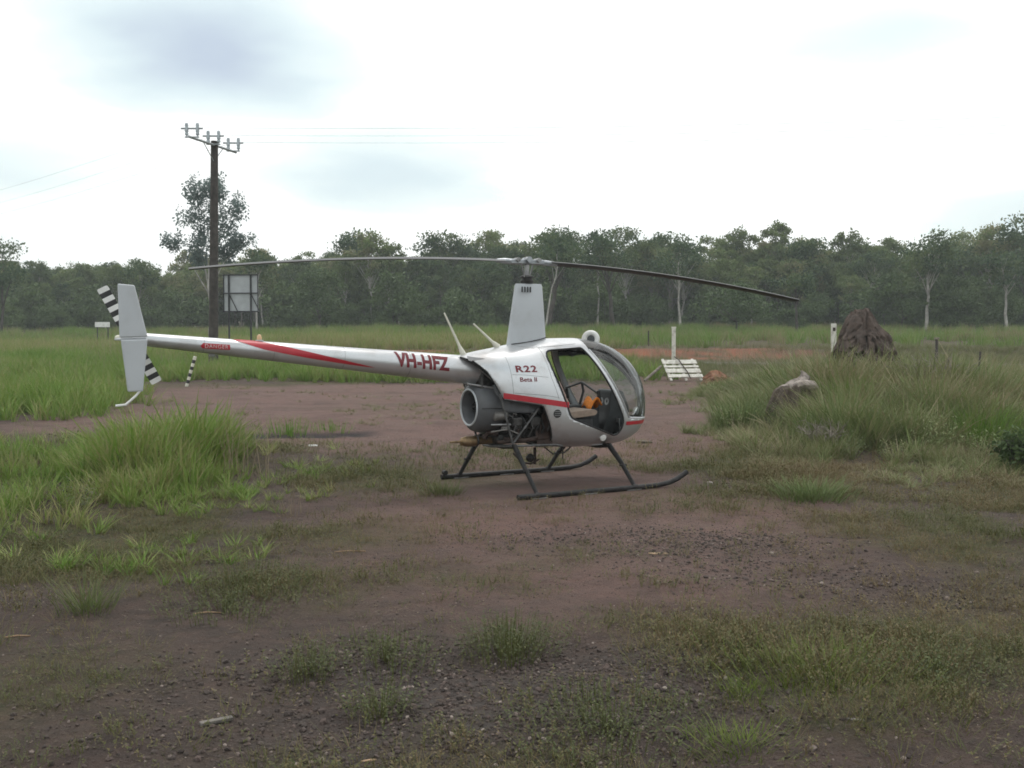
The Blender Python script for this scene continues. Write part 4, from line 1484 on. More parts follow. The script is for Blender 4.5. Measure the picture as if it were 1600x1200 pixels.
# tuft sources are about 1 m tall and are scaled on placing
def tall_specs(base, wd):
    return [(base + k, 17 + 3 * k, 1.0, 0.07 + 0.03 * k, wd + 0.003 * k, 0.26 + 0.07 * k, 0.55, 0.65, 3) for k in range(6)]


SRC_FIELD = tufts('spear_grass_tuft', M['grass_bright'], tall_specs(100, 0.019))
SRC_VERGE = tufts('verge_tuft', M['grass_verge'], [(200 + k, 34, 1.0, 0.45, 0.05, 0.35, 0.5, 0.5, 2) for k in range(4)])
SRC_RIGHT = tufts('grey_green_tuft', M['grass_blue'], [(300 + k, 24 + 3 * k, 1.0, 0.10 + 0.03 * k, 0.017 + 0.003 * k, 0.45 + 0.08 * k, 0.7, 0.6, 3) for k in range(6)])
SRC_OLIVE = tufts('olive_tuft', M['grass_olive'], [(400 + k, 26, 1.0, 0.22, 0.022, 0.55, 0.6, 0.6, 2) for k in range(4)])
SRC_DRY = tufts('dry_stalk_tuft', M['grass_dry'], [(500 + k, 5, 1.0, 0.10, 0.010, 0.22, 0.25, 0.5, 3) for k in range(4)])
SRC_LOW = []
for k in range(4):
    v_, q_, t_ = herb(600 + k, 22, 0.07, 0.020, 0.16)
    SRC_LOW.append(source('low_herb', fast_mesh('low_herb', v_, q_, t_), M['grass_low']))
for k in range(6):
    v_, q_, t_ = blades(620 + k, 34, 0.11, 0.13, 0.0042, 1.1, 0.7, 0.6, 2)
    SRC_LOW.append(source('low_grass', fast_mesh('low_grass', v_, q_, t_), M['grass_low']))


def n1(x, y, f=0.5, o=0.0):
    return fbm(x * f + o, y * f + o * 0.7)


# ---- grass masses
grass_layer('field_grass', 'tall bright green grass field beyond the track behind the tail boom', 34000, (-42, 9, 21, 66),
            lambda x, y: np.clip(np.maximum(sstep(34.6, 36.2, y + 2.2 * (n1(x, y, 0.4) - 0.5)) * (1 - sstep(1, 7, x + 4 * (n1(x, y, 0.3, 5) - 0.5))),
                                            ell(x, y, -13.4, 25.0, 3.8, 8.5, 0.25, 0.5)), 0, 1) * (0.35 + 0.65 * sstep(0.35, 0.6, n1(x, y, 0.35, 9))) * (1 - 0.95 * sstep(-15, -10, x) * np.exp(-((y - 51.0) / 4.5) ** 4)),
            SRC_FIELD, lambda x, y: 0.50 + 0.42 * n1(x, y, 0.25, 3) + 0.1 * sstep(45, 60, y), lambda x, y: 0.0 + 0.62 * n1(x, y, 0.35, 7) + 0.34 * sstep(46, 60, y), 11)
grass_layer('verge_grass', 'bright green verge along the foot of the woodland', 9000, (-75, 75, 55, 128),
            lambda x, y: sstep(55, 58, y) * (1 - 0.6 * sstep(95, 125, y)) * (0.12 + 0.88 * sstep(0.40, 0.58, n1(x, y, 0.13, 2))),
            SRC_VERGE, lambda x, y: 0.62 + 0.5 * n1(x, y, 0.12, 4), lambda x, y: 0.0 + 0.45 * n1(x, y, 0.10, 8) + 0.25 * sstep(85, 115, y) + 0.35 * sstep(0.54, 0.66, n1(x, y, 0.22, 4)), 12)
grass_layer('olive_grass', 'olive grass flat around the white barricade and the road', 15000, (-6, 42, 33.5, 57),
            lambda x, y: np.clip(sstep(36.5, 38.5, y + 2 * (n1(x, y, 0.5) - 0.5)) * sstep(-2, 5, x), 0, 1) * (1 - 0.97 * (np.abs(y - 47.6 + 0.12 * (x - 8)) < 1.25) * (x > 8.6))
            * (1 - 0.97 * np.exp(-((y - 51.5 - 1.5 * np.sin(x * 0.11)) / 4.0) ** 4) * (1 - sstep(13, 19, x))) * (0.3 + 0.7 * sstep(0.38, 0.55, n1(x, y, 0.3, 6))),
            SRC_OLIVE, lambda x, y: 0.22 + 0.30 * n1(x, y, 0.3, 1), lambda x, y: 0.12 + 0.45 * n1(x, y, 0.16, 3), 13)
grass_layer('tall_grass', 'lush yellow-green tall grass stand left of the dirt pad, below the tail', 14000, (-10.5, -0.8, 6.4, 19.5),
            lambda x, y: np.clip(np.maximum.reduce([0.62 * ell(x, y, -4.55, 13.2, 1.0, 3.2, 0.18, 0.8), 0.34 * ell(x, y, -7.6, 13.6, 3.3, 3.6, 0.0, 0.7),
                                                    0.12 * ell(x, y, -2.9, 13.2, 1.3, 2.6, 0.2, 0.6), 0.35 * ell(x, y, -3.3, 10.6, 1.3, 1.2, 0.3, 0.6), 0.55 * ell(x, y, -5.2, 9.8, 1.9, 1.9, 0.2, 0.8), 0.22 * ell(x, y, -3.0, 7.6, 1.3, 1.1, 0.2, 0.8)]), 0, 1)
            * (0.10 + 0.9 * sstep(0.40, 0.58, n1(x, y, 0.9, 4))),
            SRC_FIELD, lambda x, y: 0.14 + 0.66 * ell(x, y, -4.55, 13.8, 1.2, 3.2, 0.18, 1.0) * (0.25 + 1.5 * n1(x, y, 1.5, 4)) + 0.30 * n1(x, y, 0.9, 6) * ell(x, y, -5.4, 10.0, 2.2, 2.2, 0, 0.8) + 0.42 * n1(x, y, 0.7, 2) * ell(x, y, -7.6, 13.8, 3.6, 3.8, 0.0, 0.8),
            lambda x, y: 0.0 + 0.85 * n1(x, y, 0.9, 9) ** 1.2, 14)
grass_layer('wild_grass', 'tangled grey-green grass stand around the termite mound and stump', 38000, (2.0, 15.5, 9.8, 31),
            lambda x, y: np.clip(sstep(0.0, 1.6, x - (2.3 + 0.13 * (y - 14)) + 1.6 * (n1(x, y, 0.5, 3) - 0.5)) * sstep(10.5, 18.0, y + 3.0 * (n1(x, y, 0.7, 6) - 0.5)), 0, 1)
            * (0.05 + 0.75 * sstep(0.44, 0.60, n1(x, y, 1.3, 12))) * (0.25 + 0.75 * sstep(0, 3.5, x - (2.3 + 0.13 * (y - 14)))) * (1 - 0.9 * ell(x, y, 4.7, 17.0, 0.75, 0.9, 0, 0.3)),
            SRC_RIGHT, lambda x, y: (0.12 + 0.30 * sstep(14, 19, y) + 0.95 * n1(x, y, 0.8, 8) ** 1.7 + 0.16 * sstep(7.5, 10, x) + 0.30 * ell(x, y, 7.6, 20.5, 2.6, 2.2, 0, 0.6)) * (0.35 + 0.65 * sstep(0.0, 3.0, x - (2.6 + 0.13 * (y - 14)))) * (0.30 + 0.70 * sstep(11.5, 16.5, y)), lambda x, y: 0.0 + 0.95 * n1(x, y, 0.8, 15) ** 1.2, 15)
grass_layer('dry_stalks', 'dry straw-coloured seed stalks standing among the grass', 9500, (-34, 15, 9, 56),
            lambda x, y: np.clip(0.9 * sstep(0.48, 0.62, n1(x, y, 0.35, 21)) * (1 - track_mask(x, y)) * np.maximum.reduce([sstep(36, 38, y), 0.9 * ell(x, y, 8, 20, 7, 7), 0.4 * ell(x, y, -6.5, 13.5, 4, 4)]), 0, 1),
            SRC_DRY, lambda x, y: 0.55 + 0.5 * n1(x, y, 0.5, 2) + 0.15 * (y > 36), lambda x, y: 0.2 + 0.3 * n1(x, y, 0.5, 5), 16)
grass_layer('low_weeds', 'low straggling weeds and short grass dotted over the dirt', 60000, (-8.5, 8.5, 3.4, 16.5),
            lambda x, y: np.clip(cover_mask(x, y) * (0.15 + 0.85 * sstep(0.42, 0.6, n1(x, y, 1.1, 31))) * (0.22 + 0.16 * (y < 9)) + 0.05 * (0.3 + n1(x, y, 2.0, 3))
                                 + 0.5 * ell(x, y, 3.5, 12.3, 2.6, 1.6, -0.2, 0.6) * sstep(0.4, 0.55, n1(x, y, 0.9, 2)) + 0.5 * ell(x, y, 5.5, 9.5, 2.6, 1.5, 0, 0.6) * sstep(0.4, 0.6, n1(x, y, 0.8, 5))
                                 + 0.6 * ell(x, y, -3.2, 7.7, 1.2, 0.7, 0.2, 0.6) + 0.5 * ell(x, y, -1.6, 7.0, 0.7, 0.5, 0, 0.6) + 0.22 * ell(x, y, 1.9, 5.2, 1.8, 1.2, 0, 0.8) * sstep(0.38, 0.55, n1(x, y, 1.3, 8)), 0, 1),
            SRC_LOW, lambda x, y: 0.45 + 0.75 * n1(x, y, 0.9, 3) + 0.4 * sstep(9, 13, y), lambda x, y: 0.0 + 0.8 * n1(x, y, 0.45, 17) ** 1.2 + 0.28 * sstep(0.3, 2.5, x) * sstep(0.4, 0.6, n1(x, y, 1.0, 7)), 17)

SRC_WEED = []
for k in range(5):
    v_, q_, t_ = herb(700 + k, 60, 1.0, 0.055 + 0.012 * k, 0.24)
    SRC_WEED.append(source('broadleaf_weed', fast_mesh('broadleaf_weed', v_, q_, t_), (M['weed_leaf'] if k % 2 else M['grass_blue'])))
grass_layer('broadleaf_weeds', 'leafy broad-leaved weeds growing through both grass stands', 2200, (-11, 15.5, 10, 34),
            lambda x, y: np.clip(np.maximum(0.9 * sstep(0.46, 0.6, n1(x, y, 0.8, 51)) * sstep(0.3, 2, x - (2.5 + 0.13 * (y - 14))) * sstep(13.5, 15.5, y), 0.08 * ell(x, y, -6.6, 13.2, 4.0, 3.6, 0, 0.6)), 0, 1),
            SRC_WEED, lambda x, y: 0.16 + 0.50 * n1(x, y, 0.9, 5), lambda x, y: 0.5 * n1(x, y, 0.6, 2), 19)
grass_layer('track_weeds', 'stray weeds and short tufts along the red dirt track', 5200, (-12, 9, 14, 36),
            lambda x, y: np.clip(0.5 * sstep(0.55, 0.68, n1(x, y, 0.6, 41)) + 0.02, 0, 1), SRC_OLIVE, lambda x, y: 0.05 + 0.12 * n1(x, y, 0.8, 5), lambda x, y: 0.2 + 0.4 * n1(x, y, 0.4, 2), 18)

# ---- loose stones and grit
STONES = []
M['stone'] = leafy('loose_stone', [(0.042, 0.033, 0.030), (0.072, 0.058, 0.052), (0.115, 0.085, 0.075), (0.30, 0.25, 0.22)], 0.0, 0.85)
for k in range(6):
    STONES.append(source('stone', stone_mesh('stone', 900 + k, 0.45 + 0.08 * k), M['stone']))


def stones(name, label, n, box, dens, size, seed, tint0, sig=0.36):
    x, y, r = sample(n, *box, lambda a, b: dens(a, b) * in_view(a, b, 0.3) * heli_clear(a, b), seed)
    m = len(x)
    sc = size * np.exp(np.clip(r.normal(0, sig, m), -1, 0.85))
    z = ground_z(x, y) + sc * 0.2
    rot = np.stack([r.normal(0, 0.3, m), r.normal(0, 0.3, m), r.random(m) * 6.283], 1)
    ti = np.clip(tint0 + r.normal(0, 0.18, m) + (r.random(m) > 0.985) * 0.6, 0, 1)
    return scatter(name, np.stack([x, y, z], 1), rot, np.stack([sc, sc, sc], 1), ti, r.integers(0, 6, m), STONES, label)


stones('gravel', 'grey crushed gravel scattered over the near ground', 52000, (-3.2, 3.6, 3.4, 9.6), lambda x, y: np.clip(gravel_mask(x, y) * 1.2, 0, 1), 0.0095, 21, 0.42)
stones('grit', 'fine reddish grit and pebbles on the dirt pad', 120000, (-7, 8, 3.4, 21), lambda x, y: np.clip((0.40 + 0.6 * track_mask(x, y)) * (0.2 + sstep(0.4, 0.6, n1(x, y, 1.5, 3))) * np.minimum(1, (7.0 / y) ** 1.2), 0, 1), 0.0052, 22, 0.5)


M['litter'] = leafy('leaf_litter', [(0.035, 0.030, 0.026), (0.06, 0.05, 0.04), (0.09, 0.07, 0.05), (0.20, 0.16, 0.11)], 0.0, 0.85)
LITTER = []
for k in range(5):
    rr_ = np.random.default_rng(950 + k)
    V_, Q_, T_ = [], [], []
    for i in range(9):
        c_ = np.array([rr_.normal(0, 0.07), rr_.normal(0, 0.07), 0.004 + 0.006 * rr_.random()])
        a_ = rr_.random() * 6.283
        ln_, wd_ = 0.008 + 0.014 * rr_.random(), (0.001 if i % 2 else 0.0032)
        ax_, sd_ = np.array([math.cos(a_), math.sin(a_), rr_.normal(0, 0.15)]), np.array([-math.sin(a_), math.cos(a_), rr_.normal(0, 0.2)])
        o_ = len(V_)
        V_ += [c_ - ax_ * ln_, c_ + sd_ * wd_, c_ + ax_ * ln_, c_ - sd_ * wd_]
        Q_.append((o_, o_ + 1, o_ + 2, o_ + 3))
        T_ += [rr_.random()] * 4
    LITTER.append(source('litter', fast_mesh('litter', np.array(V_), np.array(Q_), np.array(T_)), M['litter']))
_x, _y, _r = sample(16000, -6, 6.5, 3.4, 14, lambda a, b: (0.15 + 0.5 * sstep(0.4, 0.6, n1(a, b, 1.4, 6))) * np.minimum(1, (6.0 / b) ** 1.3) * in_view(a, b, 0.3) * heli_clear(a, b), 23)
_m = len(_x)
scatter('leaf_litter', np.stack([_x, _y, ground_z(_x, _y)], 1), np.stack([np.zeros(_m), np.zeros(_m), _r.random(_m) * 6.283], 1), np.repeat((0.7 + 0.6 * _r.random(_m))[:, None], 3, 1), 0.5 * _r.random(_m), _r.integers(0, 5, _m), LITTER,
        'dry grass bits and leaf litter strewn over the near dirt')


# ------------------------------------------------------------------ trees
M['gum_leaf'] = leafy('eucalypt_leaves', [(0.040, 0.072, 0.040), (0.072, 0.118, 0.050), (0.122, 0.152, 0.056), (0.150, 0.215, 0.072), (0.24, 0.235, 0.12)], 0.35, own=0.45)
M['gum_leaf_pole'] = leafy('hazed_gum_leaves', [(0.12, 0.17, 0.16), (0.16, 0.21, 0.195), (0.20, 0.25, 0.23)], 0.65)  # leaf colour lifted and blued: haze and sky bloom painted into it
M['shrub_leaf'] = leafy('shrub_leaves', [(0.052, 0.085, 0.032), (0.078, 0.120, 0.042), (0.11, 0.155, 0.055)], 0.22)
M['bark_dark'] = pbr('dark_bark', (0.060, 0.050, 0.045), 0.9, var=0.35, scale=3.0, bump=0.5, bscale=12)
M['bark_pale'] = pbr('pale_gum_bark', (0.36, 0.34, 0.315), 0.8, var=0.25, scale=1.5, dirt=(0.10, 0.085, 0.075), dirt_amt=0.9, dirt_scale=1.2)
M['bark_grey'] = pbr('grey_bark', (0.20, 0.18, 0.165), 0.9, var=0.3, scale=2.0, bump=0.4, bscale=10)


def tree_parts(seed, H, crown_w, crown_lo, trunk_r, nclump, per, leaf, lean=(0.0, 0.0), flat=0.62, clumps=None, fork=None, crsz=1.0):
    """trunk and limbs (MB) plus leaf arrays; the limbs run to every leaf clump"""
    r = np.random.default_rng(seed)
    mb = MB()
    top = H * (crown_lo + (1 - crown_lo) * 0.55)
    tp, tr = [], []
    wob = r.normal(0, 0.02 * H, (8, 2))
    for k in range(8):
        t = k / 7
        tp.append(np.array([lean[0] * H * t + wob[k, 0] * t, lean[1] * H * t + wob[k, 1] * t, top * t - 0.15 * (k == 0)]))
        tr.append(trunk_r * (1.25 if k == 0 else 1.0) * (1 - 0.72 * t))
    mb.tube(tp, tr, 7)
    if clumps is None:
        cl = []
        for i in range(nclump):
            u = r.random()
            zc = H * (crown_lo + (1 - crown_lo) * (0.12 + 0.85 * u ** 0.8))
            prof = math.sin(math.pi * min(0.97, 0.18 + 0.75 * u)) ** 0.7
            a = r.random() * 6.283
            rr = crown_w * 0.5 * prof * math.sqrt(r.random())
            cl.append((lean[0] * zc + rr * math.cos(a), lean[1] * zc + rr * math.sin(a), zc, crown_w * crsz * (0.13 + 0.12 * r.random())))
    else:
        cl = clumps
    V, T = [], []
    for (cx, cy, cz, cr) in cl:
        # limb
        hz = min(top, max(H * 0.22, cz - 0.75 * math.hypot(cx - lean[0] * cz, cy - lean[1] * cz) - 0.4 * cr - 0.12 * H))
        t = hz / top
        k = min(6, int(t * 7))
        b = tp[k] + (tp[k + 1] - tp[k]) * (t * 7 - k)
        e = np.array([cx, cy, cz])
        mid = b * 0.5 + e * 0.5 + np.array([r.normal(0, 0.05 * H * 0.3), r.normal(0, 0.05 * H * 0.3), 0.03 * H])
        r0 = trunk_r * (1 - 0.72 * t) * 0.5
        mb.tube([b, b * 0.6 + mid * 0.4, mid, e], [r0, r0 * 0.8, r0 * 0.6, r0 * 0.25], 5)
        n = int(per * (0.7 + 0.6 * r.random()))
        d = r.normal(0, 1, (n, 3))
        d /= np.linalg.norm(d, axis=1)[:, None]
        rad = cr * (0.35 + 0.75 * r.random(n) ** 0.6)
        sub = r.normal(0, 1, (7, 3))
        sub[:, 2] *= 0.5 if flat < 0.9 else 0.9
        off = sub[r.integers(0, 7, n)] * cr * 0.55
        c = e + d * rad[:, None] * np.array([0.75, 0.75, flat]) + off
        ax = r.normal(0, 1, (n, 3))
        ax[:, 2] -= 0.5
        ax /= np.linalg.norm(ax, axis=1)[:, None]
        sd = np.cross(ax, r.normal(0, 1, (n, 3)))
        sd /= np.linalg.norm(sd, axis=1)[:, None] + 1e-9
        L_ = (leaf * (0.6 + 0.8 * r.random(n)))[:, None]
        q = np.stack([c, c + ax * L_ * 0.5 + sd * L_ * 0.26, c + ax * L_, c + ax * L_ * 0.5 - sd * L_ * 0.26], 1)
        V.append(q.reshape(-1, 3))
        ct = 0.12 + 0.76 * r.random()
        T.append(np.repeat(np.clip(ct + r.normal(0, 0.22, n), 0, 1), 4))
    V = np.concatenate(V)
    T = np.concatenate(T)
    Q = np.arange(len(V)).reshape(-1, 4)
    return mb, (V, Q, T)


def mb_mesh(mb, name):
    me = bpy.data.meshes.new(name)
    me.from_pydata(mb.v, [], mb.f)
    me.polygons.foreach_set('use_smooth', [True] * len(me.polygons))
    return me


def tree(name, label, loc, parts, leaf_mat, bark, rz=0.0, group=None, cat='tree', scale=1.0):
    mb, (V, Q, T) = parts
    e = empty(name, (loc[0], loc[1], gz(loc[0], loc[1])), rz)
    e.scale = (scale, scale, scale)
    link('trunk', mb_mesh(mb, 'trunk'), bark, e)
    link('crown', fast_mesh('crown', V, Q, T), leaf_mat, e)
    return tag(e, label, cat, group)


def at_px(px, d):
    return (px - 800.0) / 1580.0 * d


# the woodland mass: nine kinds of tree scattered by the hundred
def both(mb, leaves, bark, leaf_mat, name):
    V, Q, T = leaves
    a = np.array(mb.v)
    faces = mb.f + [tuple(q + len(a)) for q in Q.tolist()] if False else mb.f
    me = bpy.data.meshes.new(name)
    lv = [tuple(p) for p in V]
    n = len(mb.v)
    me.from_pydata(list(mb.v) + lv, [], list(mb.f) + [(q[0] + n, q[1] + n, q[2] + n, q[3] + n) for q in Q.tolist()])
    at = me.attributes.new('tint', 'FLOAT', 'POINT')
    at.data.foreach_set('value', np.concatenate([np.zeros(n), T]).astype(np.float32))
    me.materials.append(bark)
    me.materials.append(leaf_mat)
    me.polygons.foreach_set('material_index', np.concatenate([np.zeros(len(mb.f)), np.ones(len(Q))]).astype(np.int32))
    return bpy.data.objects.new(name, me)


FOREST = []
for k in range(9):
    mb, lv = tree_parts(1000 + k, 10.0 + 0.5 * (k % 4), 5.6 + 0.6 * (k % 3), (0.24 if k % 2 else 0.46) + 0.04 * (k % 4), 0.13 + 0.02 * (k % 3), 36 + 3 * (k % 5), 125, 0.31, (0.03 * ((k % 3) - 1), 0.0), crsz=0.52)
    FOREST.append(both(mb, lv, M['bark_dark'] if k % 3 == 1 else M['bark_pale'] if k % 2 == 0 else M['bark_grey'], M['gum_leaf'], 'forest_tree'))
SHRUBS = []
for k in range(4):
    mb, lv = tree_parts(1100 + k, 3.2 + 0.5 * k, 3.4, 0.12, 0.05, 14, 120, 0.30, crsz=1.1)
    SHRUBS.append(both(mb, lv, M['bark_dark'], M['shrub_leaf'], 'forest_shrub'))


def forest_front(x):
    return 118.0 - 0.16 * np.clip(x, -60, 60) + 4.0 * np.sin(x * 0.13)


def woodland():
    r = np.random.default_rng(55)
    X, Y = [], []
    x = -95 + 200 * r.random(7000)
    y = 100 + 100 * r.random(7000)
    ok = (y > forest_front(x)) & (np.abs(x) < y * HALF + 9) & (r.random(7000) < np.where(y < forest_front(x) + 30, 0.75, 0.45))
    keep = []
    for a, b in zip(x[ok], y[ok]):
        md = 2.0 if b < forest_front(a) + 35 else 2.9
        if all((a - c) ** 2 + (b - d) ** 2 > md * md for c, d in keep):
            keep.append((a, b))
    keep = np.array(keep)
    m = len(keep)
    x, y = keep[:, 0], keep[:, 1]
    hs = (0.56 + 0.42 * r.random(m) ** 1.3) * (1.0 - 0.13 * sstep(-10, -60, x)) * (0.80 + 0.45 * n1(x, y, 0.10, 3))
    hs = hs * np.where(r.random(m) > 0.9, 1.16, 1.0)
    rot = np.stack([r.normal(0, 0.05, m), r.normal(0, 0.05, m), r.random(m) * 6.283], 1)
    scatter('woodland', np.stack([x, y, ground_z(x, y) - 0.1], 1), rot, np.stack([hs * 0.95, hs * 0.95, hs], 1), np.clip(0.78 * r.random(m) ** 1.2, 0, 1), r.integers(0, 9, m), FOREST,
            'dense grey-green eucalypt woodland closing off the clearing')
    n = 1500
    x = -95 + 200 * r.random(n)
    y = forest_front(x) - 12 + 42 * r.random(n) ** 0.9
    ok = (np.abs(x) < y * HALF + 9) & (r.random(n) < 0.30 + 0.5 * sstep(0.4, 0.6, n1(x, y, 0.1, 5)))
    x, y = x[ok], y[ok]
    m = len(x)
    hs = 0.35 + 1.1 * r.random(m) ** 1.3
    rot = np.stack([np.zeros(m), np.zeros(m), r.random(m) * 6.283], 1)
    scatter('undergrowth', np.stack([x, y, ground_z(x, y) - 0.1], 1), rot, np.stack([hs, hs, hs], 1), np.clip(0.5 * r.random(m), 0, 1), r.integers(0, 4, m), SHRUBS,
            'green shrubby undergrowth below the woodland trees')
    return m


woodland()

# trees that stand out one by one
tree('gum_tree', 'tall haze-paled gum tree rising alone behind the power pole', (at_px(328, 82), 82),
     tree_parts(2001, 13.4, 6.0, 0.45, 0.16, 0, 430, 0.24, (0.03, 0), flat=1.0, clumps=[
         (0.1, 0, 12.6, 0.75), (-1.3, 0.2, 11.9, 0.7), (0.9, -0.4, 11.8, 0.65), (-0.5, 0.3, 11.2, 0.9), (2.3, 0.2, 11.0, 0.75), (1.7, 0, 10.3, 0.65), (-1.5, -0.3, 9.9, 0.85),
         (0.3, 0.2, 9.9, 0.95), (-0.5, 0, 9.0, 0.8), (1.1, 0.3, 8.9, 0.7), (-1.3, 0.1, 7.9, 0.75), (-0.4, -0.4, 7.4, 0.75), (2.0, 0.2, 7.6, 0.7), (3.0, -0.2, 7.9, 0.6), (1.3, 0.3, 7.0, 0.55), (-3.1, 0.2, 8.0, 0.6), (-1.0, 0.4, 6.7, 0.6)]),
     M['gum_leaf_pole'], M['bark_pale'])
tree('gum_tree', 'tallest open-crowned tree on the skyline at the far right edge', (at_px(1600, 108), 108), tree_parts(2002, 12.4, 7.5, 0.42, 0.18, 20, 230, 0.34, crsz=0.8), M['gum_leaf'], M['bark_dark'])
tree('gum_tree', 'leaning open-crowned tree at the far left edge of the treeline', (at_px(2, 100), 100), tree_parts(2003, 9.2, 5.5, 0.45, 0.15, 14, 190, 0.34, (0.05, 0)), M['gum_leaf'], M['bark_dark'])
tree('gum_tree', 'dark leaning forked tree just right of the rotor mast', (at_px(856, 100), 100), tree_parts(2004, 9.6, 5.0, 0.55, 0.30, 14, 130, 0.34, (0.12, 0)), M['gum_leaf'], M['bark_dark'])
tree('gum_tree', 'slim pale leaning trunk beside the dark forked tree by the mast', (at_px(851, 97), 97), tree_parts(2005, 8.4, 3.2, 0.75, 0.11, 8, 110, 0.32, (0.14, 0)), M['gum_leaf'], M['bark_pale'])
tree('gum_tree', 'black trunked tree leaning left above the roof lamp', (at_px(960, 104), 104), tree_parts(2006, 9.4, 5.0, 0.55, 0.26, 14, 130, 0.34, (-0.13, 0)), M['gum_leaf'], M['bark_dark'])
tree('gum_tree', 'straight pale slender trunk between the black tree and the mast', (at_px(934, 108), 108), tree_parts(2007, 10.4, 3.6, 0.62, 0.12, 10, 130, 0.34), M['gum_leaf'], M['bark_pale'])
tree('gum_tree', 'straight pale-trunked gum right of the termite mound', (at_px(1446, 98), 98), tree_parts(2008, 9.2, 5.2, 0.60, 0.19, 14, 140, 0.34, (0.02, 0)), M['gum_leaf'], M['bark_pale'])
tree('gum_tree', 'thin black-trunked tree below the right rotor tip', (at_px(1244, 92), 92), tree_parts(2009, 5.4, 3.0, 0.62, 0.16, 8, 110, 0.30), M['gum_leaf'], M['bark_dark'])
tree('bushy_tree', 'rounded dark bushy tree behind the white barricade post', (at_px(1150, 92), 92), tree_parts(2010, 4.6, 5.6, 0.16, 0.12, 18, 170, 0.28, crsz=0.9), M['shrub_leaf'], M['bark_dark'])
tree('gum_tree', 'pale forked gum above the white barricade', (at_px(1062, 103), 103), tree_parts(2011, 8.8, 4.6, 0.55, 0.15, 12, 130, 0.34, (-0.03, 0)), M['gum_leaf'], M['bark_pale'])
tree('gum_tree', 'pale-branched tree near the right edge of the treeline', (at_px(1572, 96), 96), tree_parts(2012, 7.6, 4.6, 0.55, 0.16, 11, 120, 0.32, (-0.04, 0)), M['gum_leaf'], M['bark_pale'])
tree('gum_tree', 'pale slender trunk under the white sign board', (at_px(402, 108), 108), tree_parts(2013, 8.8, 4.2, 0.58, 0.13, 11, 130, 0.34), M['gum_leaf'], M['bark_pale'])
tree('bushy_tree', 'rounded bushy tree right of the white sign board', (at_px(500, 106), 106), tree_parts(2014, 6.4, 5.6, 0.2, 0.14, 18, 160, 0.30, crsz=0.9), M['shrub_leaf'], M['bark_dark'])
tree('gum_tree', 'feathery crown topping the skyline left of centre', (at_px(565, 125), 125), tree_parts(2015, 11.6, 6.5, 0.4, 0.16, 18, 180, 0.36), M['gum_leaf'], M['bark_grey'])
tree('gum_tree', 'flat-topped crown on the skyline between feathery crown and mast', (at_px(690, 122), 122), tree_parts(2016, 11.2, 7.0, 0.5, 0.16, 18, 180, 0.36, flat=0.4), M['gum_leaf'], M['bark_grey'])
tree('gum_tree', 'high rounded crown on the skyline just right of the rotor hub', (at_px(884, 120), 120), tree_parts(2017, 11.4, 6.0, 0.42, 0.17, 18, 200, 0.36), M['gum_leaf'], M['bark_grey'])
tree('gum_tree', 'broken-topped crown on the skyline above the white barricade', (at_px(1046, 118), 118), tree_parts(2018, 10.4, 6.4, 0.45, 0.17, 16, 190, 0.36), M['gum_leaf'], M['bark_grey'])
tree('gum_tree', 'broad crown on the skyline above the right rotor tip', (at_px(1256, 114), 114), tree_parts(2019, 9.8, 6.4, 0.45, 0.17, 17, 190, 0.36), M['gum_leaf'], M['bark_grey'])
tree('gum_tree', 'domed crown on the skyline above the termite mound', (at_px(1452, 112), 112), tree_parts(2020, 9.0, 7.4, 0.4, 0.17, 19, 190, 0.36), M['gum_leaf'], M['bark_grey'])
tree('gum_tree', 'thin-crowned tree poking above the treeline left of the tail fin', (at_px(218, 118), 118), tree_parts(2021, 8.6, 3.8, 0.5, 0.12, 10, 130, 0.34, (0.04, 0)), M['gum_leaf'], M['bark_grey'])


# ------------------------------------------------------------------ power pole and wires
def power_pole():
    d = 42.0
    x0 = at_px(333, d)
    z0 = gz(x0, d)
    root = empty('power_pole', (x0, d, z0))
    tag(root, 'dark timber power pole with steel crossarm and paired insulators', 'power pole')
    top = Vector((0.17, 0, 9.45))
    MB().tube([(0, 0, -0.3), (0.04, 0, 2.2), (0.11, 0, 6.0), top], [0.205, 0.19, 0.165, 0.145], 14).build('pole', M['timber_dark'], root, smooth=True)
    ad = Vector((0.272, 0.962, 0)).normalized()
    c = top + Vector((0.0, -0.17, -0.18))
    MB().tube([c - ad * 1.75, c + ad * 1.75], 0.05, 6).build('crossarm', M['galv'], root)
    for sg in (-1, 1):
        MB().tube([c + ad * 0.75 * sg, top + Vector((0, -0.12, -0.85))], 0.018, 6).build('arm_brace', M['galv'], root)
    ends = []
    for k in (-1.52, 0.0, 1.52):
        b = c + ad * k + Vector((0, 0, 0.07))
        hd = empty('insulator_set', b, 0, root)
        hd.scale = (0.86, 0.86, 0.80)
        MB().box((0, 0.0, -0.06), (0.66, 0.09, 0.05)).build('saddle', M['galv'], hd)
        MB().tube([(-0.50, 0, 0.36), (0.50, 0, 0.36)], 0.045, 6).build('top_bar', M['galv'], hd)
        for sx in (-0.24, 0.26):
            MB().lathe([(-0.10, 0.03), (0.02, 0.035), (0.05, 0.085), (0.12, 0.085), (0.15, 0.055), (0.22, 0.085), (0.30, 0.085), (0.36, 0.06), (0.50, 0.085), (0.60, 0.07), (0.64, 0.02)], (sx, 0, 0), (0, 0, 1), 12).build('insulator', M['porcelain'], hd, smooth=True)
        ends.append(Vector((x0, d, z0)) + b + Vector((0, 0, 0.32)))
    return ends


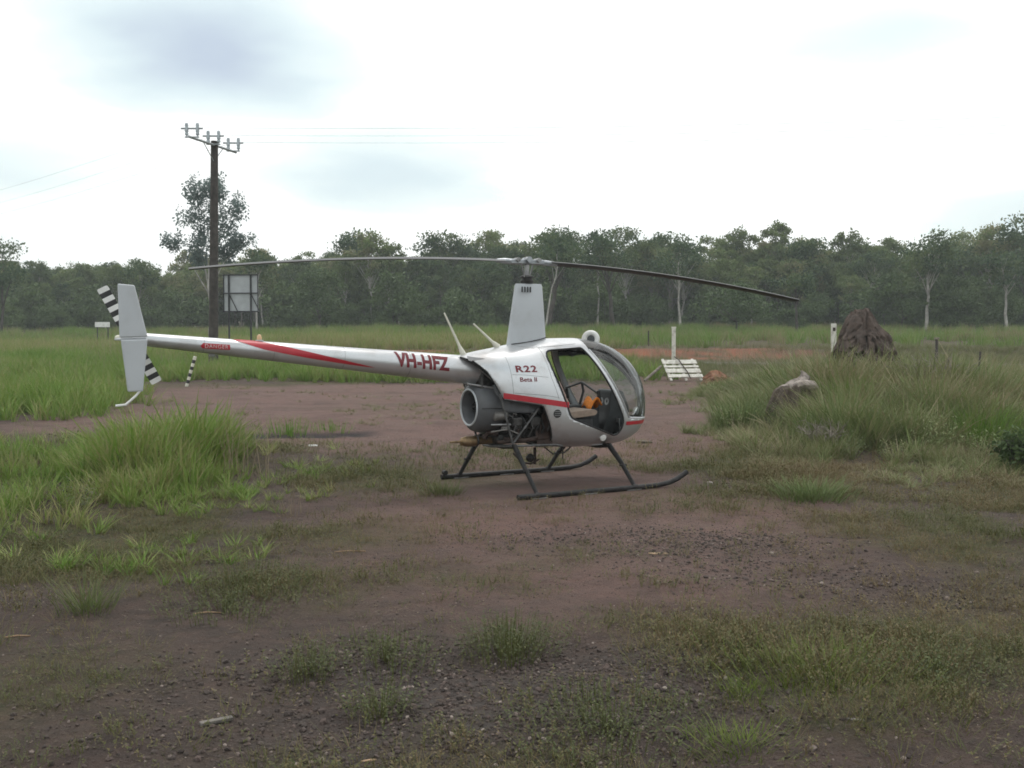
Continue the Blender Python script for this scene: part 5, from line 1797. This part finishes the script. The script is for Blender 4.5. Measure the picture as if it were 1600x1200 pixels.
ENDS = power_pole()
for i, e in enumerate(ENDS):
    nm = ('nearest', 'middle', 'farthest')[i]
    for side, tgt in (('right', Vector((46.0 + 1.5 * i, 37.5 + 1.4 * i, 11.4))), ('left', Vector((-59.0 + 1.5 * i, 87.0 + 2.2 * i, 11.3)))):
        pts = []
        for k in range(41):
            t = k / 40
            p = e.lerp(tgt, t)
            p.z -= (0.6 if side == 'right' else 0.6) * 4 * t * (1 - t)
            pts.append(p)
        o = MB().tube(pts, 0.004, 4).build('power_line', M['sign_frame'])
        tag(o, f'thin power line running {side} from the pole, {nm} of three', 'wire', 'power lines on the pole')


# ------------------------------------------------------------------ signs, posts, barricade
def sign_board():
    d = 44.0
    x = at_px(377, d)
    z0 = gz(x, d)
    root = empty('sign_board', (x, d, z0), math.radians(-7))
    tag(root, 'large pale square sign board seen from behind on dark posts', 'sign')
    zt, zb = 4.60 - z0, 2.98 - z0
    MB().box((0, 0.06, (zt + zb) / 2), (1.56, 0.02, zt - zb)).build('panel', M['sign_back'], root)
    for sx in (-0.53, 0.46):
        MB().box((sx, 0.0, zt / 2 - 0.1), (0.06, 0.06, zt + 0.2)).build('post', M['sign_frame'], root)
        MB().tube([(sx + 0.02, -0.02, zt - 0.85), (sx + 0.40, -0.02, zb + 0.02)], 0.022, 6).build('brace', M['sign_frame'], root)
    for zz in ((zt + zb) / 2, zt - 0.02, zb + 0.02):
        MB().box((0, -0.036, zz), (1.58, 0.03, 0.05)).build('rail', M['sign_frame'], root)
    for sx in (-0.77, 0.77):
        MB().box((sx, 0.02, (zt + zb) / 2), (0.025, 0.05, zt - zb + 0.01)).build('edge_strip', M['sign_frame'], root)


sign_board()


def small_sign():
    d = 72.0
    x = at_px(161, d)
    root = empty('low_sign', (x, d, gz(x, d)))
    tag(root, 'small low white sign in the far grass left of the tail', 'sign')
    zc = 1.71 + (533 - 507) / 1580 * d - gz(x, d)
    MB().box((0, 0, zc), (1.05, 0.03, 0.36)).build('panel', M['white'], root)
    for sx in (-0.38, 0.38):
        MB().box((sx, 0.04, zc / 2 - 0.1), (0.06, 0.05, zc + 0.1)).build('post', M['sign_frame'], root)


small_sign()


def barricade():
    d = 35.5
    x = at_px(1063, d)
    root = empty('barricade', (x, d, gz(x, d)), math.radians(4))
    tag(root, 'white painted slatted timber barricade leaning on a prop beside the track', 'barricade')
    tilt = math.radians(38)

    def Q(u, v, w=0.0):          # u along, v up the slope, w out of it
        return Vector((u + 0.17 * (1 - v), v * math.sin(tilt) - w * math.cos(tilt) - 0.2, 0.06 + v * math.cos(tilt) * 0.88 + w * math.sin(tilt)))
    for v0, wd in ((0.07, 0.16), (0.30, 0.20), (0.56, 0.10), (0.74, 0.20)):
        MB().prism([(-0.62, v0), (0.62, v0 + 0.01), (0.62, v0 + wd), (-0.62, v0 + wd - 0.01)], 0.03, lambda u, v, t: Q(u, v, 0.05 + t)).build('slat', M['old_white'], root, bevel=0.004)
    for u0 in (-0.54, 0.0, 0.52):
        MB().prism([(u0 - 0.04, -0.05), (u0 + 0.04, -0.05), (u0 + 0.04, 1.02), (u0 - 0.04, 1.02)], 0.06, lambda u, v, t: Q(u, v, t - 0.006)).build('bearer', M['old_white'], root)
    MB().tube([(-1.28, -0.05, 0.02), (-0.60, 0.35, 0.52)], 0.05, 6).build('prop', M['grey_timber'], root)
    MB().tube([Q(-0.13, 1.05, 0.12), Q(0.0, 0.9, 0.09), Q(0.05, 0.6, 0.10), Q(0.12, 0.3, 0.09), Q(0.14, -0.02, 0.08)], 0.018, 6).build('hanging_rope', M['rust'], root, smooth=True)
    return x, d


bx, bd_ = barricade()
o = empty('marker_post', (bx - 0.03, bd_ + 1.3, gz(bx - 0.03, bd_ + 1.3)))
tag(o, 'white square marker post standing behind the barricade', 'post')
MB().box((0, 0, 0.85), (0.13, 0.13, 2.0)).build('shaft', M['old_white'], o, bevel=0.01)
MB().box((0, 0, 1.87), (0.15, 0.15, 0.05)).build('cap', M['old_white'], o)
xx = at_px(1302, 40)
o = empty('marker_post', (xx, 40, gz(xx, 40)))
tag(o, 'white marker post half hidden behind the termite mound', 'post')
MB().box((0, 0, 0.85), (0.20, 0.09, 2.2)).build('shaft', M['old_white'], o, bevel=0.01)
MB().box((0, -0.05, 1.72), (0.10, 0.01, 0.14)).build('reflector', M['rust'], o)
for (px, d, h, lean, lab) in ((1463, 33, 1.55, 0.0, 'short dark fence post with pale top right of the mound'), (1526, 27, 1.35, 0.07, 'thin dark star picket leaning right of the short fence post'),
                              (1013, 60, 0.9, 0.0, 'small dark peg on the red bank left of the barricade')):
    x = at_px(px, d)
    o = empty('fence_post', (x, d, gz(x, d)))
    tag(o, lab, 'post')
    MB().tube([(0, 0, -0.2), (lean * h, 0, h)], 0.045 if px != 1526 else 0.028, 7).build('shaft', M['timber_dark'], o)
    if px == 1463:
        MB().box((0, 0, h + 0.02), (0.13, 0.11, 0.06)).build('cap', M['grey_timber'], o)
# striped stick in the grass under the tail boom
x = at_px(292, 33.0)
o = empty('marker_stick', (x, 33.0, gz(x, 33.0)))
tag(o, 'leaning black and cream striped marker stick under the tail boom', 'marker')
ba, tt = Vector((-0.02, 0, 0.0)), Vector((0.27, 0, 0.98))
for k in range(9):
    p, q = ba.lerp(tt, k / 9), ba.lerp(tt, (k + 1) / 9)
    MB().tube([p, q], 0.055, 8).build('band', M['cream'] if k % 2 == 0 else M['black'], o)

# ------------------------------------------------------------------ termite mounds, stump, debris
M['mound'] = pbr('termite_earth', (0.125, 0.092, 0.077), 0.95, col2=(0.062, 0.048, 0.042), scale=5.0, bump=1.0, bscale=14, dirt=(0.13, 0.10, 0.085), dirt_amt=0.6, dirt_scale=3)
M['mound_red'] = pbr('red_termite_earth', (0.22, 0.11, 0.065), 0.95, var=0.3, scale=6.0, bump=0.8, bscale=16)
M['stump_wood'] = pbr('weathered_stump', (0.085, 0.065, 0.05), 0.9, var=0.35, scale=6.0, bump=0.8, bscale=18)
M['stump_pale'] = pbr('bleached_wood', (0.25, 0.215, 0.19), 0.85, var=0.4, scale=9.0, bump=0.5, bscale=25, dirt=(0.10, 0.07, 0.055), dirt_amt=0.9, dirt_scale=4)


def mound(name, label, loc, H, rx, ry, mat, seed, rough=1.0, nu=72, nv=40):
    """crusty earth built up in buttresses: ribs, lumps and pits are real relief"""
    r = np.random.default_rng(seed)
    ph = r.random(12) * 6.28
    t, a = np.meshgrid(np.linspace(0, 1, nv), np.linspace(0, 2 * np.pi, nu, endpoint=False), indexing='ij')
    prof = np.interp(t, [0, 0.15, 0.35, 0.6, 0.76, 0.86, 0.94, 1.0], [1.0, 0.92, 0.80, 0.64, 0.46, 0.25, 0.17, 0.06])
    ca, sa = np.cos(a), np.sin(a)
    rib = 1 + 0.13 * np.sin(5 * a + ph[0] + 1.5 * t) * (0.4 + t) + 0.12 * np.abs(np.sin(6.5 * a + ph[1] - 2 * t)) - 0.05
    rib += 0.8 * (fbm(2.2 * ca + 5 + 1.6 * t, 2.2 * sa + 1.9 * t + seed, 5) - 0.5)
    rib += rough * 0.42 * (fbm(7 * ca + 5 + 9 * t, 7 * sa + 11 * t + seed, 4) - 0.5)
    pits = np.clip(fbm(11 * ca + 31 + 14 * t, 11 * sa + 17 * t + seed, 3) - 0.56, 0, 1)
    rib -= rough * 1.1 * pits
    x, y = rx * prof * rib * ca, ry * prof * rib * sa
    z = H * t + rough * 0.22 * H * 0.5 * (fbm(4 * ca + 9 + 6 * t, 4 * sa + 8 * t + seed + 3, 4) - 0.5) * np.minimum(1, 4 * t)
    z += 0.22 * H * np.exp(-((x + 0.42 * rx) ** 2 + y ** 2) / (0.25 * rx) ** 2) * t
    x = x + 0.03 * H * np.sin(2.2 * t + ph[4]) * t
    vs = np.stack([x.ravel(), y.ravel(), z.ravel() - 0.15], 1)
    fs = []
    for i in range(nv - 1):
        for k in range(nu):
            k2 = (k + 1) % nu
            fs.append((i * nu + k, i * nu + k2, (i + 1) * nu + k2, (i + 1) * nu + k))
    fs.append(tuple((nv - 1) * nu + k for k in range(nu)))
    o = MB().add(vs, fs).build(name, mat, None, smooth=True)
    o.location = (loc[0], loc[1], gz(loc[0], loc[1]))
    return tag(o, label, 'termite mound')


_mx = at_px(1352, 22)
mound('termite_mound', 'tall rugged grey-brown termite mound rising from the grass', (_mx, 22), 2.12, 0.98, 0.9, M['mound'], 3, 1.0, 190, 110)
mound('termite_mound', 'small orange termite mound right of the white barricade', (at_px(1122, 33.5), 33.5), 0.62, 0.62, 0.5, M['mound_red'], 5, 0.8, 56, 30)
mound('termite_mound', 'small orange termite mound in the grass near the right edge', (at_px(1553, 18.5), 18.5), 0.75, 0.28, 0.26, M['mound_red'], 8, 0.8, 48, 30)


def stump():
    x, d = at_px(1228, 18.8), 18.8
    root = empty('tree_stump', (x, d, gz(x, d) - 0.12))
    root.scale = (0.92, 0.92, 0.95)
    tag(root, 'broken brown tree stump with bleached pale top in the grass', 'stump')
    nu, nv, cut = 64, 34, 28
    t, a = np.meshgrid(np.linspace(0, 1, nv), np.linspace(0, 2 * np.pi, nu, endpoint=False), indexing='ij')
    ca, sa = np.cos(a), np.sin(a)
    prof = np.interp(t, [0, 0.3, 0.6, 0.74, 0.86, 0.95, 1.0], [1.0, 0.90, 0.84, 0.80, 0.62, 0.30, 0.0])
    rib = 1 + 0.10 * np.sin(4 * a + 1) + 0.5 * (fbm(2 * ca + 4 + t, 2 * sa + 2 * t, 4) - 0.5) + 0.10 * (np.abs(np.sin(11 * a + 3 * t)) - 0.5) * (t < 0.75)
    px_ = 0.42 * prof * rib * ca + 0.30 * t * t
    py_ = 0.36 * prof * rib * sa
    pz_ = 1.16 * np.interp(t, [0, 0.74, 1.0], [0, 0.84, 1.0]) + 0.10 * (fbm(5 * ca + 2, 5 * sa + 4 * t, 4) - 0.5) + 0.10 * ca * t
    V = np.stack([px_, py_, pz_], -1)
    for nm, lo, hi, mt in (('trunk', 0, cut, M['stump_wood']), ('bleached_top', cut - 1, nv, M['stump_pale'])):
        W = V[lo:hi].reshape(-1, 3).copy()
        if lo:
            W[:, 2] += 0.006
        fs = [(i_ * nu + k, i_ * nu + (k + 1) % nu, (i_ + 1) * nu + (k + 1) % nu, (i_ + 1) * nu + k) for i_ in range(hi - lo - 1) for k in range(nu)]
        MB().add(W, fs).build(nm, mt, root, smooth=True)
    MB().tube([(0.05, -0.12, 0.92), (0.30, -0.16, 1.00), (0.50, -0.16, 0.98), (0.58, -0.15, 0.93)], [0.16, 0.17, 0.15, 0.08], 10, flat=0.7).build('broken_limb', M['stump_pale'], root, smooth=True)
    MB().tube([(0.12, -0.02, 0.30), (0.34, -0.05, 0.62), (0.48, -0.06, 0.86)], [0.26, 0.22, 0.16], 12).build('buttress', M['stump_wood'], root, smooth=True)


stump()


def flat_bit(name, label, cat, px, d, size, mat, rz, seed, lift=0.0):
    r = random.Random(seed)
    x = at_px(px, d)
    n = 9
    poly = []
    for k in range(n):
        a = 2 * math.pi * k / n
        q = 0.75 + 0.35 * r.random()
        poly.append((size[0] / 2 * math.cos(a) * q, size[1] / 2 * math.sin(a) * q))
    o = MB().prism(poly, size[2], lambda u, v, t: (u, v, t + size[2] / 2 + 0.02 * u)).build(name, mat, None, bevel=size[2] * 0.2)
    o.location = (x, d, gz(x, d) + lift)
    o.rotation_euler = (0.05, 0.06, rz)
    return tag(o, label, cat)


M['dead_leaf'] = pbr('dead_leaf', (0.30, 0.20, 0.12), 0.8, var=0.25, scale=20)
M['dead_grey'] = pbr('grey_dead_wood', (0.15, 0.135, 0.12), 0.85, var=0.3, scale=18, bump=0.4)
flat_bit('litter_scrap', 'small white paper scrap on the dirt left of the engine', 'litter', 488, 16.1, (0.17, 0.09, 0.02), M['white'], 0.1, 1)
flat_bit('dead_leaf', 'pale orange dead leaf on bare dirt below the front skid', 'leaf', 1030, 8.05, (0.16, 0.06, 0.006), M['dead_leaf'], 0.1, 2)
flat_bit('dead_leaf', 'curled pale leaf near the bottom right of the ground', 'leaf', 1346, 4.33, (0.09, 0.025, 0.006), M['dead_grey'], -0.2, 3)
flat_bit('dead_leaf', 'slim pale leaf lying at the bottom edge of the gravel', 'leaf', 572, 4.07, (0.08, 0.018, 0.005), M['dead_leaf'], 0.4, 4)
flat_bit('rock', 'low brown rock on the dirt ahead of the nose', 'rock', 1008, 16.9, (0.28, 0.16, 0.04), M['stump_wood'], 0.2, 5)
flat_bit('rock', 'small pale stone on the dirt right of the skid tip', 'rock', 1110, 11.9, (0.09, 0.07, 0.05), M['stump_pale'], 0.2, 6)
o = MB().box((0, 0, 0.012), (0.145, 0.03, 0.016)).build('wood_offcut', M['dead_grey'], None, bevel=0.003)
o.location = (at_px(331, 4.44), 4.44, gz(at_px(331, 4.44), 4.44))
o.rotation_euler = (0, 0, 0.55)
tag(o, 'flat grey timber offcut lying beside the gravel', 'offcut')
for (px, d, ln, rz, lab) in ((320, 6.3, 0.16, 0.2, 'dry twig on the dirt at the lower left'), (545, 8.1, 0.25, 0.15, 'long straw twig on the dirt left of centre'), (18, 5.8, 0.14, 0.3, 'short pale twig at the left edge of the ground')):
    x = at_px(px, d)
    o = MB().tube([(-ln / 2, 0, 0.006), (0, 0.01, 0.010), (ln / 2, -0.01, 0.006)], 0.005, 5).build('twig', M['dead_leaf'])
    o.location = (x, d, gz(x, d))
    o.rotation_euler = (0, 0, rz)
    tag(o, lab, 'twig')


# ------------------------------------------------------------------ single plants
def plant(name, label, px, d, parts_, mat, cat='plant', rz=0.0, sc=1.0, group=None):
    x = at_px(px, d)
    V, Q, T = parts_
    o = link(name, fast_mesh(name, V, Q, T), mat)
    o.location = (x, d, gz(x, d) - 0.005)
    o.rotation_euler = (0, 0, rz)
    o.scale = (sc, sc, sc)
    return tag(o, label, cat, group)


plant('weed_bush', 'dark green weed bush in the middle of the near ground', 795, 5.45, herb(3001, 342, 0.221, 0.021, 0.187), M['grass_low'])
plant('weed_bush', 'loose grey-green weed beside the near gravel', 600, 5.25, herb(3002, 198, 0.145, 0.021, 0.242), M['grass_low'])
plant('weed_bush', 'thin wiry weed standing in the near gravel', 590, 4.55, herb(3003, 108, 0.145, 0.021, 0.110), M['grass_low'])
plant('weed_bush', 'wispy weed at the left edge of the gravel', 475, 5.05, herb(3004, 108, 0.162, 0.021, 0.110), M['grass_low'])
plant('grass_clump', 'bright green broad-leaved grass patch at the lower right', 1285, 5.0, blades(3005, 760, 0.17, 0.42, 0.0055, 0.9, 0.6, 0.7), M['grass_near'])
plant('grass_clump', 'small yellow-green grass tuft left of the bright grass patch', 1165, 4.75, blades(3006, 90, 0.10, 0.09, 0.006, 1.0, 0.6, 0.5), M['grass_near'])
plant('grass_clump', 'dense green grass clump at the bottom edge right of centre', 1165, 4.12, blades(3007, 380, 0.11, 0.17, 0.0045, 1.0, 0.7, 0.7), M['grass_near'])
plant('weed_bush', 'large dark weed patch at the bottom edge right of the gravel', 950, 4.35, herb(3008, 432, 0.111, 0.021, 0.330), M['grass_low'])
plant('weed_bush', 'dark grey-green weed at the right behind the bright grass patch', 1470, 5.0, herb(3009, 288, 0.128, 0.021, 0.242), M['grass_low'])
plant('grass_clump', 'low round grass clump on the dirt left of the near skid', 690, 11.3, blades(3010, 260, 0.20, 0.20, 0.008, 0.8, 0.7, 0.6), M['grass_olive'])
plant('grass_clump', 'flattened dark grass clump right of the skid tip', 1270, 10.9, blades(3011, 420, 0.34, 0.30, 0.009, 0.9, 0.8, 0.5), M['grass_blue'])
plant('grass_clump', 'pale yellow stalky tuft beside the dark rut', 445, 18.3, blades(3012, 120, 0.42, 0.35, 0.010, 0.3, 0.3, 0.6), M['grass_bright'])
plant('grass_clump', 'pale stalky tuft at the right end of the dark rut', 520, 18.9, blades(3013, 90, 0.30, 0.30, 0.010, 0.3, 0.3, 0.6), M['grass_bright'])
plant('grass_clump', 'bright arching grass clump in front of the termite mound', 1330, 19.2, blades(3014, 520, 1.05, 0.42, 0.020, 0.6, 0.7, 0.45), M['grass_bright'])
plant('grass_clump', 'green grass clump hiding the foot of the stump', 1262, 17.8, blades(3021, 300, 0.7, 0.40, 0.013, 0.6, 0.6, 0.5), M['grass_blue'])
plant('grass_clump', 'dark green grass clump left of the broken stump', 1160, 19.0, blades(3015, 420, 0.85, 0.40, 0.016, 0.6, 0.7, 0.45), M['grass_blue'])
plant('grass_clump', 'tall yellow-green grass clump at the foot of the mound on its left', 1305, 20.4, blades(3022, 420, 0.8, 0.5, 0.015, 0.5, 0.6, 0.5), M['grass_bright'])
plant('grass_clump', 'tall pale grass clump at the foot of the mound on its right', 1400, 20.2, blades(3023, 420, 0.95, 0.5, 0.015, 0.5, 0.6, 0.5), M['grass_blue'])
plant('grass_clump', 'ragged tall grass clump near the leafy branch at the right edge', 1535, 16.2, blades(3024, 420, 0.8, 0.5, 0.014, 0.6, 0.6, 0.5), M['grass_bright'])
plant('grass_clump', 'dark tall grass clump right of the bright arching clump', 1440, 17.6, blades(3016, 480, 1.0, 0.45, 0.016, 0.6, 0.6, 0.45), M['grass_blue'])
plant('grass_clump', 'green-gold arching grass tuft at the lower left', 130, 6.35, blades(3017, 150, 0.32, 0.12, 0.006, 0.8, 0.6, 0.5), M['grass_olive'])
plant('grass_clump', 'single pale stalk tuft on the dirt left of centre', 455, 9.9, blades(3018, 26, 0.30, 0.14, 0.007, 0.25, 0.2, 0.7), M['grass_dry'])
plant('weed_bush', 'dark leafy weed patch at the lower left', 375, 7.1, herb(3019, 306, 0.136, 0.021, 0.330), M['grass_low'])
plant('weed_bush', 'second dark weed patch nearer the camera at the lower left', 350, 6.4, herb(3020, 270, 0.111, 0.021, 0.308), M['grass_low'])


def twiggy(name, label, px, d, h, n, seed, mat, leaf_mat=None):
    r = np.random.default_rng(seed)
    x = at_px(px, d)
    root = empty(name, (x, d, gz(x, d)))
    tag(root, label, 'bush')
    mb = MB()
    tips = []
    for i in range(n):
        a = r.random() * 6.283
        p0 = np.array([0.1 * math.cos(a), 0.1 * math.sin(a), 0.0])
        p1 = p0 + np.array([math.cos(a) * h * 0.35 * r.random(), math.sin(a) * h * 0.35 * r.random(), h * 0.5])
        p2 = p1 + np.array([r.normal(0, 0.25 * h), r.normal(0, 0.25 * h), h * 0.45 * r.random()])
        mb.tube([p0, p1, p2], [0.012, 0.008, 0.003], 4)
        for k in range(3):
            q = p1 + (p2 - p1) * r.random()
            e = q + r.normal(0, 0.16 * h, 3)
            mb.tube([q, e], [0.005, 0.002], 3)
            tips.append(e)
    mb.build('branches', mat, root)
    if leaf_mat:
        V, Q, T = [], [], []
        for e in tips:
            for k in range(7):
                c = e + r.normal(0, 0.08 * h, 3)
                ax, sd = r.normal(0, 1, 3), r.normal(0, 1, 3)
                ax /= np.linalg.norm(ax)
                sd /= np.linalg.norm(sd)
                o_ = len(V)
                V += [c, c + ax * 0.05 + sd * 0.02, c + ax * 0.10, c + ax * 0.05 - sd * 0.02]
                Q.append((o_, o_ + 1, o_ + 2, o_ + 3))
                T += [r.random()] * 4
        link('leaves', fast_mesh('leaves', np.array(V), np.array(Q), np.array(T)), leaf_mat, root)


twiggy('dead_bush', 'grey leafless twiggy bush right of the termite mound', 1462, 19.8, 1.15, 70, 71, M['grey_timber'])
twiggy('dead_bush', 'low grey-purple dead bush in front of the stump grass', 1290, 15.4, 0.5, 50, 72, M['grey_timber'])
twiggy('leafy_branch', 'dark leafy fallen branch at the right edge of the grass', 1600, 13.4, 0.48, 60, 73, M['timber_dark'], M['shrub_leaf'])


# ------------------------------------------------------------------ humid air over the clearing
def haze():
    m, nt, N, L = mat_nodes('humid_air')
    out = N('ShaderNodeOutputMaterial')
    v = N('ShaderNodeVolumePrincipled')
    v.inputs['Color'].default_value = (0.90, 0.97, 0.97, 1)
    v.inputs['Density'].default_value = HAZE
    v.inputs['Anisotropy'].default_value = 0.0
    L(v.outputs[0], out.inputs['Volume'])
    o = MB().box((0, 0, 17.0), (7600, 7600, 37.0)).build('haze', m)
    tag(o, 'thin humid haze over the whole clearing', kind='stuff')


HAZE = 0.0008
S.cycles.volume_bounces = 0
haze()
